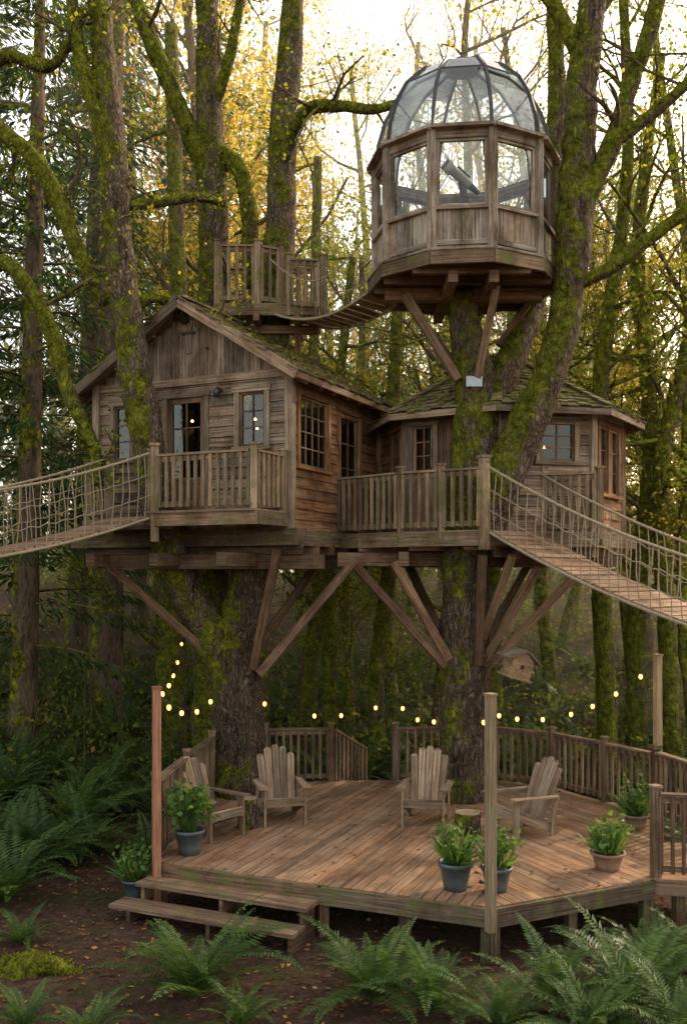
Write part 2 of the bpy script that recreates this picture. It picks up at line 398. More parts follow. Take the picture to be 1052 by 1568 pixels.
def window(mb,O,U,Nn,h,nx,nz,tw=.085,mat='trim',door=False,glass='glass'):
    O=V((O[0],O[1],0)); U=V((U[0],U[1],0)); Nn=V((Nn[0],Nn[1],0)); u0,u1,z0,z1=h
    def P(u,z,n=.05): return O+U*u+UP*z+Nn*n
    mb.beam(P(u0-tw/2,z0-(0 if door else .0)),P(u0-tw/2,z1),tw,.045,mat,up=Nn)
    mb.beam(P(u1+tw/2,z0),P(u1+tw/2,z1),tw,.045,mat,up=Nn)
    mb.beam(P(u0-tw-.03,z1+tw/2,.056),P(u1+tw+.03,z1+tw/2,.056),.055,tw,mat)
    if not door: mb.beam(P(u0-tw-.03,z0-.03,.06),P(u1+tw+.03,z0-.03,.06),.09,.055,mat)
    fm='plank'
    fw=.04 if not door else .09
    mb.beam(P(u0+fw/2,z0,.012),P(u0+fw/2,z1,.012),fw,.04,fm,up=Nn); mb.beam(P(u1-fw/2,z0,.012),P(u1-fw/2,z1,.012),fw,.04,fm,up=Nn)
    mb.beam(P(u0+fw,z1-fw/2,.012),P(u1-fw,z1-fw/2,.012),.04,fw,fm)
    zb=z0+(.55 if door else 0)
    mb.beam(P(u0+fw,zb+fw/2,.012),P(u1-fw,zb+fw/2,.012),.04,fw,fm)
    if door:
        n=3; ww=(u1-u0-2*fw)/n
        for i in range(n): mb.beam(P(u0+fw+ww*(i+.5),z0,.005),P(u0+fw+ww*(i+.5),zb,.005),ww-.006,.03,fm,up=Nn)
        mb.sphere(P(u1-.07,z0+.95,.06),.025,'metal')
    a0,a1,b0,b1=u0+fw,u1-fw,zb+fw,z1-fw
    for i in range(1,nx): mb.beam(P(a0+(a1-a0)*i/nx,b0,.01),P(a0+(a1-a0)*i/nx,b1,.01),.022,.026,fm,up=Nn)
    for i in range(1,nz): mb.beam(P(a0,b0+(b1-b0)*i/nz,.011),P(a1,b0+(b1-b0)*i/nz,.011),.024,.02,fm)
    mb.poly([P(a0,b0,.004),P(a1,b0,.004),P(a1,b1,.004),P(a0,b1,.004)],glass)
def shingles(mb,e0,e1,r1,r0,row=.15,mat='shingle',th=.022):
    e0,e1,r1,r0=map(V,(e0,e1,r1,r0))
    nrm=(e1-e0).cross(r0-e0); 
    if nrm.length<1e-5: nrm=(e1-e0).cross(r1-e0)
    nrm.normalize()
    if nrm.z<0: nrm=-nrm
    sl=((r0+r1)/2-(e0+e1)/2).length; n=max(2,int(sl/row)); sd=((r0+r1)/2-(e0+e1)/2).normalized()
    mb.poly([e0,e1,r1,r0],mat)
    along=(e1-e0).normalized()
    for i in range(n):
        t=i/n; a=e0.lerp(r0,t); b=e1.lerp(r1,t); Ln=(b-a).length; d=(b-a).normalized() if Ln>1e-4 else along; u=-R.uniform(0,.08)
        while u<Ln:
            w=R.uniform(.10,.22); c=min(u+w/2,Ln)
            if u+w>Ln+.04: w=max(.05,Ln+.03-u); c=u+w/2
            p=a+d*c+sd*R.uniform(-.03,.03)-sd*.02
            lift=R.uniform(.015,.055)
            mb.beam(p+nrm*lift,p+sd*(row*1.35)+nrm*.008,w-.008,th,mat,up=nrm)
            u+=w
    n_=int((e1-e0).length*sl*110)
    if n_:
        C=[]
        for _ in range(n_):
            t=R.random(); s_=R.random(); p=e0.lerp(r0,t).lerp(e1.lerp(r1,t),s_)+nrm*.045
            if noise.noise(p*1.9)>.02: C.append(tuple(p+V((R.gauss(0,.02),R.gauss(0,.02),0))))
        if C:
            C=np.array(C); D=rng.normal(size=C.shape)*.8+np.array(tuple(nrm)); Lr=rng.uniform(.03,.06,len(C)); mb.leaf(leafblock(C,D,Lr,Lr*.6),'moss',rng.random(len(C))**1.5)
def railing(mb,pts,zf,h,mat='rail',sp=.125,bw=.045,post=.10,posts=True,ph=.08,zs=None):
    zs=zs or [zf]*len(pts)
    for i,p in enumerate(pts):
        if posts:
            mb.beam((p[0],p[1],zs[i]-.12),(p[0],p[1],zs[i]+h+ph),post,post,mat,up=(1,.2,0))
            mb.beam((p[0],p[1],zs[i]+h+ph),(p[0],p[1],zs[i]+h+ph+.03),post+.03,post+.03,mat,up=(1,.2,0))
    for i in range(len(pts)-1):
        a=V((pts[i][0],pts[i][1],zs[i])); b=V((pts[i+1][0],pts[i+1][1],zs[i+1])); d=(b-a); Ln=V((d.x,d.y,0)).length
        ah=V((d.x,d.y,0)).normalized()
        a2=a+d*(post*.5/Ln); b2=b-d*(post*.5/Ln)
        mb.beam(a2+UP*h,b2+UP*h,.12,.035,mat); mb.beam(a2+UP*(h-.06),b2+UP*(h-.06),.035,.075,mat)
        mb.beam(a2+UP*.10,b2+UP*.10,.035,.075,mat)
        n=max(1,int(Ln/sp)); side=ah.cross(UP)
        for k in range(n):
            t=(k+.5)/n; q=a.lerp(b,t)+side*(.037)
            if abs(t-.5)*Ln>Ln/2-post*.6: continue
            mb.beam(q+UP*.05,q+UP*(h-.025+R.uniform(-.004,.004)),bw,.03,mat,up=side)
# ------------------------------------------------------------------ GROUND
def make_ground():
    n=150; mb=MB(['ground'])
    def warp(t): return math.copysign((abs(t)**2.6)*190+abs(t)*22,t)
    for j in range(n+1):
        for i in range(n+1):
            x=warp(i/n*2-1); y=14+warp(j/n*2-1); mb.v.append((x,y,gz(x,y)))
    for j in range(n):
        for i in range(n):
            a=j*(n+1)+i; mb.face([a,a+1,a+n+2,a+n+1],'ground',.5,[(0,0)]*4,True)
    return mb.build('ground')
make_ground()
def litter():
    mb=MB(['litter']); n=13000
    x=rng.uniform(-9,7,n); y=rng.uniform(8,20,n)
    z=np.array([gz(a,b) for a,b in zip(x,y)])+.012
    C=np.stack([x,y,z],1); D=rng.normal(size=(n,3)); D[:,2]*=.15; L=rng.uniform(.03,.085,n)
    S=np.cross(D,np.array([0,0,1.0])+rng.normal(size=(n,3))*.3)
    mb.leaf(leafblock(C,D,L,L*.7,S),'litter',rng.random(n)**1.6); mb.build('fallen_leaves')
litter()
# ------------------------------------------------------------------ TREES
def rv(): return V((R.gauss(0,1),R.gauss(0,1),R.gauss(0,1)))
def branch(mb,p,d,L,r,depth,tips,upb=.06,nch=(4,3,3),mat='bark',wig=.2,fuzz=None):
    n=5 if depth>0 else 4; pts=[]; cur=V(p); d=V(d).normalized()
    for i in range(n+1):
        pts.append((cur.copy(),max(.004,r*(1-.6*i/n)))); d=(d+rv()*wig+UP*upb).normalized(); cur=cur+d*(L/n)
    segs=8 if r>.1 else (5 if r>.035 else 3)
    mb.tube(pts,segs,mat,lump=.12 if r>.05 else 0,cap=False,fuzz=fuzz if r>.035 else None)
    if depth<=1: tips.extend([q for q,_ in pts[2:]])
    if depth>0:
        for k in range(nch[-depth] if depth<=len(nch) else 3):
            t=R.uniform(.3,1); i=min(n,int(t*n)); q=pts[i][0]
            tg=(pts[min(i+1,n)][0]-pts[max(i-1,0)][0]).normalized()
            s=tg.cross(rv()).normalized()
            branch(mb,q,tg*R.uniform(.5,.9)+s*R.uniform(.5,.9)+UP*.15,L*R.uniform(.4,.65),r*.42,depth-1,tips,upb,nch,mat,wig,fuzz)
def leaves_at(mb,tips,per,spread,size,mat,pw=1.0,droop=.2):
    if not tips: return
    T=np.array([tuple(t) for t in tips]); C=np.repeat(T,per,0); n=len(C)
    C=C+rng.normal(size=(n,3))*spread; D=rng.normal(size=(n,3)); D[:,2]-=droop; L=rng.uniform(.6,1.3,n)*size
    base=np.repeat(rng.random(len(T)),per); rn=np.clip(base*.6+rng.random(n)*.5-.05,0,1)**pw
    mb.leaf(leafblock(C,D,L,L*.75),mat,rn)
def gen_maple(h,r,seed,nb=14,start=.25,leaf='maple',per=8,lsize=.11,bk='bark_far',pw=1.0,spread=.28):
    R.seed(seed); mb=MB([bk,'moss',leaf]); pts=[]; cur=V((0,0,-.4)); d=V((R.uniform(-.06,.06),R.uniform(-.06,.06),1))
    n=12
    for i in range(n+1):
        t=i/n; pts.append((cur.copy(),r*(1.35 if i==0 else 1)*(1-.75*t)+.02)); d=(d+V((R.gauss(0,.07),R.gauss(0,.07),.06))).normalized(); cur=cur+d*(h/n)
    mb.tube(pts,10,bk,res=.5,lump=.16)
    tips=[]
    for k in range(nb):
        t=start+(1-start)*((k+R.random())/nb); f=t*n; i=int(min(f,n-1)); p=pts[i][0].lerp(pts[i+1][0],f-i)
        a=R.uniform(0,2*math.pi); L=h*.25*(1-.45*t)*R.uniform(.7,1.3)
        branch(mb,p,V((math.cos(a),math.sin(a),R.uniform(.25,1.0))),L,pts[i][1]*R.uniform(.35,.55),2,tips,.07,(4,3),bk)
    if per>0: leaves_at(mb,tips,per,spread,lsize,leaf,pw)
    return mb.build(leaf+'_tree_mesh',link=False)
def gen_conifer(h,r,seed,start=.12,spreadL=3.4,dens=1.0):
    R.seed(seed); mb=MB(['bark_far','needle'])
    mb.tube([(V((0,0,-.4)),r*1.5),(V((0,0,.8)),r),(V((.1,0,h*.5)),r*.65),(V((0,0,h)),.03)],10,'bark_far',res=.7,lump=.12)
    C=[];D=[];L=[]
    z=h*start
    while z<h*.98:
        t=z/h; bl=spreadL*(1-t)**.7*R.uniform(.6,1.15)+.3; a=R.uniform(0,6.283)
        d=V((math.cos(a),math.sin(a),.15)); p=V((0,0,z)); pts=[]; n=7
        for i in range(n+1):
            pts.append((p.copy(),.035*(1-i/n)+.006)); p=p+d*(bl/n); d=(d+V((0,0,-.085))+rv()*.05).normalized()
            if i==n-2: d.z+=.15
        mb.tube(pts,3,'bark_far',cap=False)
        for i in range(1,n+1):
            q=pts[i][0]; ax=(pts[i][0]-pts[i-1][0]).normalized(); sd=ax.cross(UP).normalized()
            wdt=.75*(1-i/n*.55)
            for k in range(int(18*dens)):
                off=R.uniform(-1,1)*wdt
                c=q+sd*off*.8+ax*R.uniform(-.25,.25)*bl/n*2-UP*(abs(off)*.35+R.uniform(0,.12))
                C.append(tuple(c)); D.append(tuple(ax*.7+sd*(off*1.2)+V((0,0,-R.uniform(.2,.9)))+rv()*.15)); L.append(R.uniform(.12,.30))
        z+=h*.010+R.uniform(.0,.12)
    L=np.array(L); mb.leaf(leafblock(C,D,L,L*.28),'needle',rng.random(len(L))**1.4)
    return mb.build('conifer_mesh',link=False)
maples=[gen_maple(15,.26,1,start=.2,pw=.9,per=13),gen_maple(16,.22,2,start=.25,bk='bark_moss_far',per=12),gen_maple(13,.2,3,start=.12,bk='bark_moss_far',pw=1.0,per=13)]
golds=[gen_maple(20,.26,4,start=.35,leaf='gold',per=12,lsize=.12,spread=.35),gen_maple(16,.2,5,start=.25,leaf='gold',per=10,lsize=.11,bk='bark_moss_far')]
bares=[gen_maple(19,.2,6,nb=20,start=.25,per=1,leaf='gold'),gen_maple(18,.18,7,nb=20,start=.2,per=2,bk='bark_moss_far',leaf='gold')]
conis=[gen_conifer(24,.38,8),gen_conifer(20,.3,9,spreadL=3.0),gen_conifer(22,.42,10,start=.25,spreadL=3.8,dens=1.1)]
R.seed(77)
def place(kind,lst,items):
    for (x,y,v,sc) in items:
        inst(kind,lst[v%len(lst)],(x,y,gz(x,y)-.05),R.uniform(0,6.28),sc,tilt=(R.uniform(-.03,.03),R.uniform(-.03,.03)))
place('conifer_tree',conis,[(-8.6,23,2,1.0),(-6.4,19.5,1,.95),(-5.7,23.5,2,1.0),(-9.5,17.5,0,.95),(-11,28,0,1.0),(-3.9,27,2,.85),(-13.5,22,1,1.0),(-3.2,36,1,.75),(-8.5,37,0,.95),(14,36,1,.8),(-7.4,27,1,1.05),(-10.3,21,2,.95),(-6.6,32,0,.85),(-12,33,0,1.0),(-15.5,27,2,1.1),(-4.9,31,1,.85),(-1.6,38,1,.6),(1.5,42,0,.5),(3.8,38,1,.5),(6.5,42,0,.55),(9,40,1,.6),(11.5,44,0,.65),(0,31,1,.42)])
place('maple_tree',maples,[(-1.0,24,0,.8),(1.3,25.0,1,.74),(3.2,28,2,.85),(6.9,23,1,.85),(8.4,27,0,.95),(-4.3,24,2,.9),(10.5,22.5,2,1.0),(4.8,34,0,.8),(13,30,0,1.0),(-.4,33,2,1.0),(2.2,33,2,.9),(8,34,2,1.0),(.2,22.5,2,.5)])
place('golden_maple_tree',golds,[(-2.8,25,0,1.0),(-1.2,29.5,1,1.05),(-5.2,29,0,1.0),(11.2,27,1,.95),(8.9,22,1,.72),(-4.2,38,0,1.1),(-1.9,23,1,1.0),(6.6,30,1,.8),(2.5,36,1,.7)])
place('bare_tree',bares,[(2.1,21.5,0,1.0),(5.3,24.5,1,1.0),(3.9,31,0,1.1),(7.4,20.3,1,.95),(9.6,25,0,1.05),(1.0,33,1,1.1),(6.5,33,1,1.0),(8,38,0,1.2)])
def distant():
    mb=MB(['bark_far','needle','maple','gold']); R.seed(3)
    for k in range(70):
        x=R.uniform(-42,46); y=R.uniform(46,68); z=gz(x,y); r=R.uniform(.18,.36); h=R.uniform(12,24)
        mb.tube([(V((x,y,z-.5)),r*1.3),(V((x+R.uniform(-1,1),y,z+h)),r*.3)],6,'bark_far',cap=False)
    for mat,cnt,xr,top,sz in (('needle',36000,(-48,-3),25,.42),('needle',15000,(-4,50),12,.38),('maple',26000,(-30,50),13,.32),('gold',7000,(-16,50),15,.3)):
        nc=cnt//50; cx=rng.uniform(xr[0],xr[1],nc); cy=rng.uniform(44,66,nc); cz=3.0+rng.random(nc)**1.35*top
        C=np.repeat(np.stack([cx,cy,cz],1),50,0)+rng.normal(size=(nc*50,3))*np.array([1.2,1.2,.65]); D=rng.normal(size=C.shape); D[:,2]-=.6
        L=rng.uniform(.6,1.4,len(C))*sz
        mb.leaf(leafblock(C,D,L,L*.6),mat,np.clip(np.repeat(rng.random(nc),50)*.6+rng.random(len(C))*.4,0,1))
    mb.build('distant_forest')
distant()
def undergrowth():
    mb=MB(['shrub','bark_far']); nc=1400
    cx=rng.uniform(-22,26,nc); cy=17.8+rng.random(nc)**1.3*28; keep=~((abs(cx-1)<4.2)&(cy<18.6)); cx=cx[keep];cy=cy[keep]; nc=len(cx)
    hh=rng.uniform(.2,1.3,nc)*(1+.6*rng.random(nc)); cz=np.array([gz(a,b) for a,b in zip(cx,cy)])
    per=65
    C=np.repeat(np.stack([cx,cy,cz+hh*.5],1),per,0)+rng.normal(size=(nc*per,3))*np.stack([np.repeat(.28+hh*.28,per)]*2+[np.repeat(hh*.32,per)],1)
    D=rng.normal(size=C.shape); D[:,2]+=.1; L=rng.uniform(.07,.16,len(C))
    mb.leaf(leafblock(C,D,L,L*.6),'shrub',np.clip(np.repeat(rng.random(nc),per)*.65+rng.random(len(C))*.35,0,1))
    R.seed(9)
    for k in range(600):
        x=R.uniform(-16,20); y=17.8+R.random()**1.3*20; z=gz(x,y)
        if abs(x-1)<4.2 and y<18.6: continue
        a=R.uniform(0,6.28); h=R.uniform(.8,2.6); l=R.uniform(.2,1.4)
        mb.tube([(V((x,y,z)),.014),(V((x+math.cos(a)*l*.3,y+math.sin(a)*l*.3,z+h*.6)),.011),(V((x+math.cos(a)*l,y+math.sin(a)*l,z+h)),.005)],3,'bark_far',cap=False)
    mb.build('undergrowth')
undergrowth()
def gen_fern(seed,nf=22,L0=.95,np_=34):
    R.seed(seed); mb=MB(['fern','bark_low'])
    for f in range(nf):
        a=f/nf*6.283+R.uniform(-.25,.25); L=L0*R.uniform(.6,1.2); el=R.uniform(.6,1.45) ; sag=R.uniform(.4,1.1)
        rd=V((math.cos(a),math.sin(a),0)); pts=[]; p=V((0,0,0)); ang=el; n=np_; tw=R.uniform(-.35,.35)
        C=[];D=[];LL=[];S=[]
        for i in range(n+1):
            t=i/n; d=rd*math.cos(ang)+UP*math.sin(ang); d=(d+rd.cross(UP)*tw*t).normalized(); p=p+d*(L/n); ang-=sag*1.7/n*(.4+1.3*t)
            sd=d.cross(UP).normalized(); nr=sd.cross(d)
            pl=.14*L/.95*(math.sin(math.pi*min(1,(t*.93+.07))**.62)**.8 if t<1 else .05)+.008
            if t>.08:
                for s_ in (-1,1):
                    C.append(tuple(p)); D.append(tuple(sd*s_+d*.38-nr*R.uniform(-.05,.3))); LL.append(pl*R.uniform(.85,1.1)); S.append(tuple(d+rv()*.15))
            pts.append((p.copy(),.006*(1-t*.8)))
        mb.tube(pts[::4],3,'fern',cap=False); LL=np.array(LL)
        rr=R.random()*.6
        mb.leaf(leafblock(C,D,LL,np.full(len(LL),L/n*.95),np.array(S)),'fern',np.clip(rr+rng.random(len(LL))*.35,0,1))
    return mb.build('fern_mesh',link=False)
ferns=[gen_fern(1,26,1.0),gen_fern(2,28,1.08),gen_fern(3,20,.9)]
R.seed(21)
for (x,y,v,sc) in [(-1.5,9.75,1,1.08),(.3,9.65,0,1.02),(.85,9.35,1,.8),(2.05,9.4,2,1.1),(2.75,9.45,1,.95),(3.2,9.9,0,.8),(-2.95,9.0,2,.6),(1.45,9.0,2,.7),(3.3,10.6,0,.7),(-.95,9.1,2,.6),(3.0,8.8,0,.85),(2.2,8.8,1,.7),(-3.6,11.0,0,.5),(-2.3,8.8,1,.45),(3.8,10.8,2,.75)]:
    inst('sword_fern',ferns[v],(x,y,gz(x,y)),R.uniform(0,6.28),sc,tilt=(R.uniform(-.1,.1),R.uniform(-.1,.1)))
mb=MB(['bark_moss','moss']); mb.sphere((-3.35,10.35,-.02),.3,'bark_moss',20,12,(1.2,.9,.7),.35); mb.tube([(V((-3.5,10.3,.05)),.13),(V((-3.1,10.2,.14)),.1),(V((-2.75,10.25,.0)),.06)],12,'bark_moss',res=.06,lump=.3,fuzz=(5,.5,.035)); mb.build('mossy_rock')
fp=empty('fern_undergrowth')
k=0
for _ in range(2400):
    x=R.uniform(-13,14); y=R.uniform(12.0,30)
    if -3.6<x<6.6 and y<18.4: continue
    if x<-2.3 and y<13.4 and x>-4.2: continue
    if x>4 and y<12: continue
    if y>20 and R.random()<.6: continue
    k+=1
    if k>480: break
    inst('fern_%d'%k,ferns[k%3],(x,y,gz(x,y)-.02),R.uniform(0,6.28),R.uniform(.6,1.3),parent=fp)
for (x,y,s_) in [(4.2,10.6,.8),(4.7,10.3,.9),(4.3,9.9,.8),(3.2,17.9,.9),(1.2,18.4,.9),(-1,18.3,.9),(.2,18.9,1.1),(5,16.6,.9),(5.6,15.4,1.0),(5.9,14.2,1.0),(-2.9,14.6,.7),(-3.0,16.6,.9)]:
    k+=1; inst('fern_%d'%k,ferns[k%3],(x,y,gz(x,y)-.02),R.uniform(0,6.28),s_,parent=fp)
# ------------------------------------------------------------------ MAIN TREES
def leafy(mb,tips,per=10): leaves_at(mb,tips,per,.25,.075,'maple',.9)
R.seed(31)
mb=MB(['bark','moss','bark_low','maple','bark_moss']); tips=[]
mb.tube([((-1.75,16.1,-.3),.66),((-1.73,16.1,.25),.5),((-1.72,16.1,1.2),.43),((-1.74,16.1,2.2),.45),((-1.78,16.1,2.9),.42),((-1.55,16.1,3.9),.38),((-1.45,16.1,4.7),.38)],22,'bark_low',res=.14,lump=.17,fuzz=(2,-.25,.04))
mb.tube([((-1.45,16.1,4.6),.38),((-1.4,16.5,6),.33),((-1.28,17.5,8.2),.27),((-1.16,17.8,10.3),.27),((-1.12,17.9,12.2),.25),((-.98,18,13.8),.23),((-.85,18.1,16.5),.17)],22,'bark',res=.14,lump=.17,fuzz=(2,-.15,.04))
mb.tube([((-1.8,16.1,2.3),.33),((-2.15,16.0,3.2),.33),((-2.55,15.9,3.9),.29),((-2.82,15.7,4.7),.27),((-3.0,15.35,5.8),.25),((-3.1,15.2,6.6),.27),((-3.27,15.2,7.6),.25),((-3.46,15.2,9.1),.22),((-3.56,15.2,10.6),.21),((-3.68,15.3,11.7),.2),((-3.86,15.4,13.3),.17),((-4.1,15.4,16),.1)],20,'bark',res=.12,lump=.19,fuzz=(3,-.05,.04))
def limb(pts,mat='bark_moss',fz=(3,.2,.045),sub=4,subL=1.0,segs=12):
    fz=(fz[0]+1,fz[1],fz[2]*.95)
    q=mb.tube([(V(p),r) for p,r in pts],segs,mat,res=.12,lump=.22,fuzz=fz)
    for k in range(sub):
        i=R.randrange(len(q)//4,len(q)); branch(mb,q[i][0],rv()*.7+UP*.6,subL*R.uniform(.6,1.3),max(.018,q[i][1]*.35),1,tips,.05,(4,3),'bark_far')
limb([((-1.15,17.8,11.6),.13),((-.7,17.2,12.3),.12),((-.1,16.6,12.15),.10),((.5,16.3,11.95),.09),((.9,16.4,12.1),.07)],sub=5)
limb([((-3.55,15.2,10.4),.13),((-3.9,15.2,11.6),.12),((-4.2,15.3,12.8),.1),((-4.3,15.3,14.5),.08)])
limb([((-3.5,15.2,9.9),.09),((-2.95,15.4,10.05),.08),((-2.4,15.7,10.25),.07),((-1.9,15.8,10.2),.06)],sub=3)
limb([((-3.4,15.2,8.3),.1),((-2.9,15.5,8.6),.09),((-2.4,15.9,8.15),.07)],sub=2)
leafy(mb,tips,5); mb.build('platform_maple_tree')
mb=MB(['bark','moss','maple','bark_moss']); tips=[]
mb.tube([((-2.5,18.7,.2),.45),((-2.5,18.7,3),.33),((-2.55,18.6,8),.29),((-2.45,18.5,10.3),.28),((-2.5,18.5,12),.28),((-2.55,18.5,13.5),.24),((-2.6,18.5,17),.18)],18,'bark',res=.16,lump=.18,fuzz=(2,-.1,.045))
limb([((-2.5,18.5,11.6),.2),((-2.95,18.4,12.7),.18),((-3.4,18.3,13.7),.16),((-3.9,18.2,15),.13)],fz=(2,.0,.045))
limb([((-1.75,18.4,9.6),.17),((-1.75,18.3,10.8),.17),((-1.95,18.3,11.8),.15),((-2.4,18.4,12.2),.12)],fz=(3,.4,.05))
limb([((-2.5,18.5,12.9),.12),((-2.1,18.2,13.9),.1),((-1.8,18.1,15.5),.08)])
leafy(mb,tips,5); mb.build('mossy_maple_tree')
mb=MB(['bark','moss','maple','bark_moss']); tips=[]
mb.tube([((-7.2,16.5,0),.4),((-7.0,16.5,5),.3),((-6.8,16.4,9),.26),((-6.9,16.3,15),.16)],16,'bark',res=.2,lump=.16,fuzz=(2,-.05,.045))
limb([((-6.8,16.4,9.2),.16),((-6.0,15.9,11.3),.14),((-5.1,15.6,11.0),.13),((-4.55,15.5,10.2),.13),((-4.1,15.4,9.1),.12),((-3.75,15.4,8.45),.08)],fz=(3,.3,.05),sub=7)
limb([((-6.9,16.4,7.6),.15),((-5.7,15.9,9.2),.13),((-5.0,15.6,8.75),.12),((-4.6,15.5,8.0),.12),((-4.35,15.5,7.1),.12),((-3.95,15.5,6.2),.10),((-3.9,15.5,5.6),.08)],fz=(3,.3,.05),sub=5)
limb([((-6.8,16.4,10.5),.12),((-5.6,15.7,12.4),.1),((-4.6,15.4,12.2),.08),((-4.0,15.2,13),.06)],fz=(3,.3,.05),sub=6)
leafy(mb,tips,4); mb.build('arching_maple_tree')
mb=MB(['bark','moss','bark_low','maple','bark_moss']); tips=[]
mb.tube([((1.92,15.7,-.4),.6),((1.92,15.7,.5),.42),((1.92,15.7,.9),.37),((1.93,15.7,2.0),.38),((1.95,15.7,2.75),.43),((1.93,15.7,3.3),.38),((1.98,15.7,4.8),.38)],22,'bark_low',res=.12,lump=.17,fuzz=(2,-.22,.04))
mb.tube([((1.98,15.7,4.7),.38),((2.05,15.65,5.8),.38),((2.12,15.6,6.6),.36),((2.08,15.6,7.3),.33),((1.95,15.55,8.0),.26),((1.86,15.5,8.66),.25)],22,'bark',res=.12,lump=.17,fuzz=(2,-.2,.04))
mb.tube([((2.15,15.6,6.5),.27),((2.5,15.7,7.3),.25),((2.85,15.9,8.0),.23),((3.15,16.3,8.7),.21),((3.5,16.8,10),.19),((3.7,17,12.5),.16),((3.6,17.2,16),.1)],18,'bark',res=.12,lump=.16,fuzz=(2,-.05,.045))
mb.tube([((2.05,15.6,4.6),.33),((2.4,15.35,5.5),.34),((2.68,15.25,6.1),.31),((2.86,15.1,6.6),.29),((3.12,14.95,7.2),.26),((3.36,14.9,8.05),.25),((3.45,14.9,8.8),.26),((3.52,14.9,9.8),.27),((3.6,14.9,11.1),.25),((3.7,14.95,12.2),.23),((3.85,15,13.3),.2),((4.1,15,16),.13)],20,'bark',res=.12,lump=.2,fuzz=(3,-.08,.04))
limb([((3.5,14.9,9.6),.17),((4.0,14.8,10.6),.15),((4.3,14.8,11.5),.13),((4.75,14.8,12.9),.12),((4.9,14.8,14.5),.1)],fz=(3,.05,.045),sub=7,subL=1.4)
limb([((3.5,14.9,8.6),.11),((3.9,14.7,8.75),.11),((4.4,14.6,9.1),.11),((4.95,14.5,9.5),.1),((5.6,14.3,9.9),.07)],fz=(3,.3,.05),sub=5,subL=1.2)
limb([((4.05,14.8,10.7),.09),((4.6,14.7,11.1),.09),((5.2,14.6,11.6),.08),((6,14.5,12.4),.06)],fz=(3,.2,.045),sub=6,subL=1.3)
limb([((3.68,14.95,12.0),.14),((3.3,14.9,12.7),.12),((2.9,14.9,13.3),.1),((2.7,15,14.2),.07)],fz=(3,.1,.045),sub=6,subL=1.3)
limb([((3.7,15,12.6),.12),((4.1,15.1,13.2),.1),((4.3,15.2,14.3),.08)],fz=(3,.1,.045),sub=4,subL=1.2)
leaves_at(mb,tips,1,.3,.08,'maple',.8); mb.build('observatory_maple_tree')
def mossy(pts,sub=5,per=4):
    global mb,tips
    mb=MB(['bark_moss','moss','maple','bark']); tips=[]
    q=mb.tube([(V(p),r) for p,r in pts],12,'bark_moss',res=.22,lump=.2,fuzz=(2,.05,.05))
    for k in range(sub):
        i=R.randrange(len(q)//3,len(q)); branch(mb,q[i][0],rv()*.8+UP*.5,R.uniform(1.5,3.0),max(.03,q[i][1]*.4),2,tips,.05,(4,3),'bark_moss_far')
    leaves_at(mb,tips,per,.32,.10,'maple',.8); mb.build('mossy_tree')
mossy([((.75,20.5,0),.2),((.7,20.5,2.3),.17),((1.0,20.4,5.0),.16),((1.05,20.4,8.5),.14),((1.3,20.3,12),.06)],4,5)
mossy([((6.2,20.5,0),.22),((6.1,20.5,3),.2),((6.4,20.4,7),.17),((6.1,20.3,11),.14),((6.6,20.3,15),.08)],8)
mossy([((6.75,20,0),.2),((6.6,20,3),.18),((6.5,20,6.5),.17),((7.1,20,9.5),.13),((7.2,20,14),.08)],8)
mossy([((5.2,19,0),.2),((5.0,19,4),.18),((5.0,19,8),.16),((5.5,19,12),.12),((5.4,19,16),.08)],8,3)
mossy([((7.1,17.4,-.2),.24),((6.9,17.3,4),.2),((6.7,17.2,8),.19),((7.0,17.2,12),.15),((7.3,17.2,16),.1)],8,3)
mossy([((-.25,21,0),.18),((-.3,21,4),.15),((-.1,21,8),.12),((.2,21,11),.07)],4,6)
mossy([((-.95,23,0),.2),((-.6,23,4),.16),((-.7,23,8),.14),((-.6,23,14),.1)],5,7)
mossy([((-3.6,21,0),.24),((-3.6,21,4),.22),((-3.5,21,8),.2),((-3.7,21,16),.14)])
mossy([((3.3,21,0),.2),((3.2,21,4),.18),((3.6,21,9),.12),((3.5,21,12),.06)],5,3)
# ------------------------------------------------------------------ LEFT HOUSE
ph=math.radians(25); sn,cs=math.sin(ph),math.cos(ph)
U1=V((cs,-sn,0)); N1=V((-sn,-cs,0)); U2=V((sn,cs,0)); N2=V((cs,-sn,0))
OC=V((-.83,15.0,0)); OL=OC-U1*3.6; W1,L1=3.6,3.4
Z0,ZP=4.9,7.38; ZA=8.5
house=empty('tree_house')
R.seed(41)
mb=MB(['siding'])
fh=[(1.38,2.1,5.12,7.05),(2.74,3.2,6.2,7.05),(.33,.66,6.1,7.0)]
wall(mb,OL,U1,N1,W1,Z0,7.28,fh,'h','siding')
mb.beam(OL+N1*.055+UP*7.3,OC+N1*.055+UP*7.3,.05,.12,'trim')
slope=(ZA-ZP)/(W1/2)
wall(mb,OL,U1,N1,W1,7.34,7.34,[],'v','siding',topfn=lambda u: ZP+slope*min(u,W1-u)-.02,inner=False)
mb.poly([OL-N1*.01+UP*7.28,OC-N1*.01+UP*7.28,OC-N1*.01+UP*ZP,OL+U1*(W1/2)-N1*.01+UP*ZA,OL-N1*.01+UP*ZP],'inner')
sh=[(.25,1.25,5.9,7.0),(1.72,2.5,4.96,6.95)]
wall(mb,OC,U2,N2,L1,Z0,ZP,sh,'h','siding_warm_lit')
wall(mb,OL,U2,-N2,L1,Z0,ZP,[],'h','siding'); 
OB=OL+U2*L1
wall(mb,OB,U1,-N1,W1,Z0,ZP,[],'h','siding')
for c,n in ((OC,N1+N2),(OL,N1-N2)):
    mb.beam(c+n*.035+UP*(Z0-.1),c+n*.035+UP*ZP,.13,.13,'trim',up=N1)
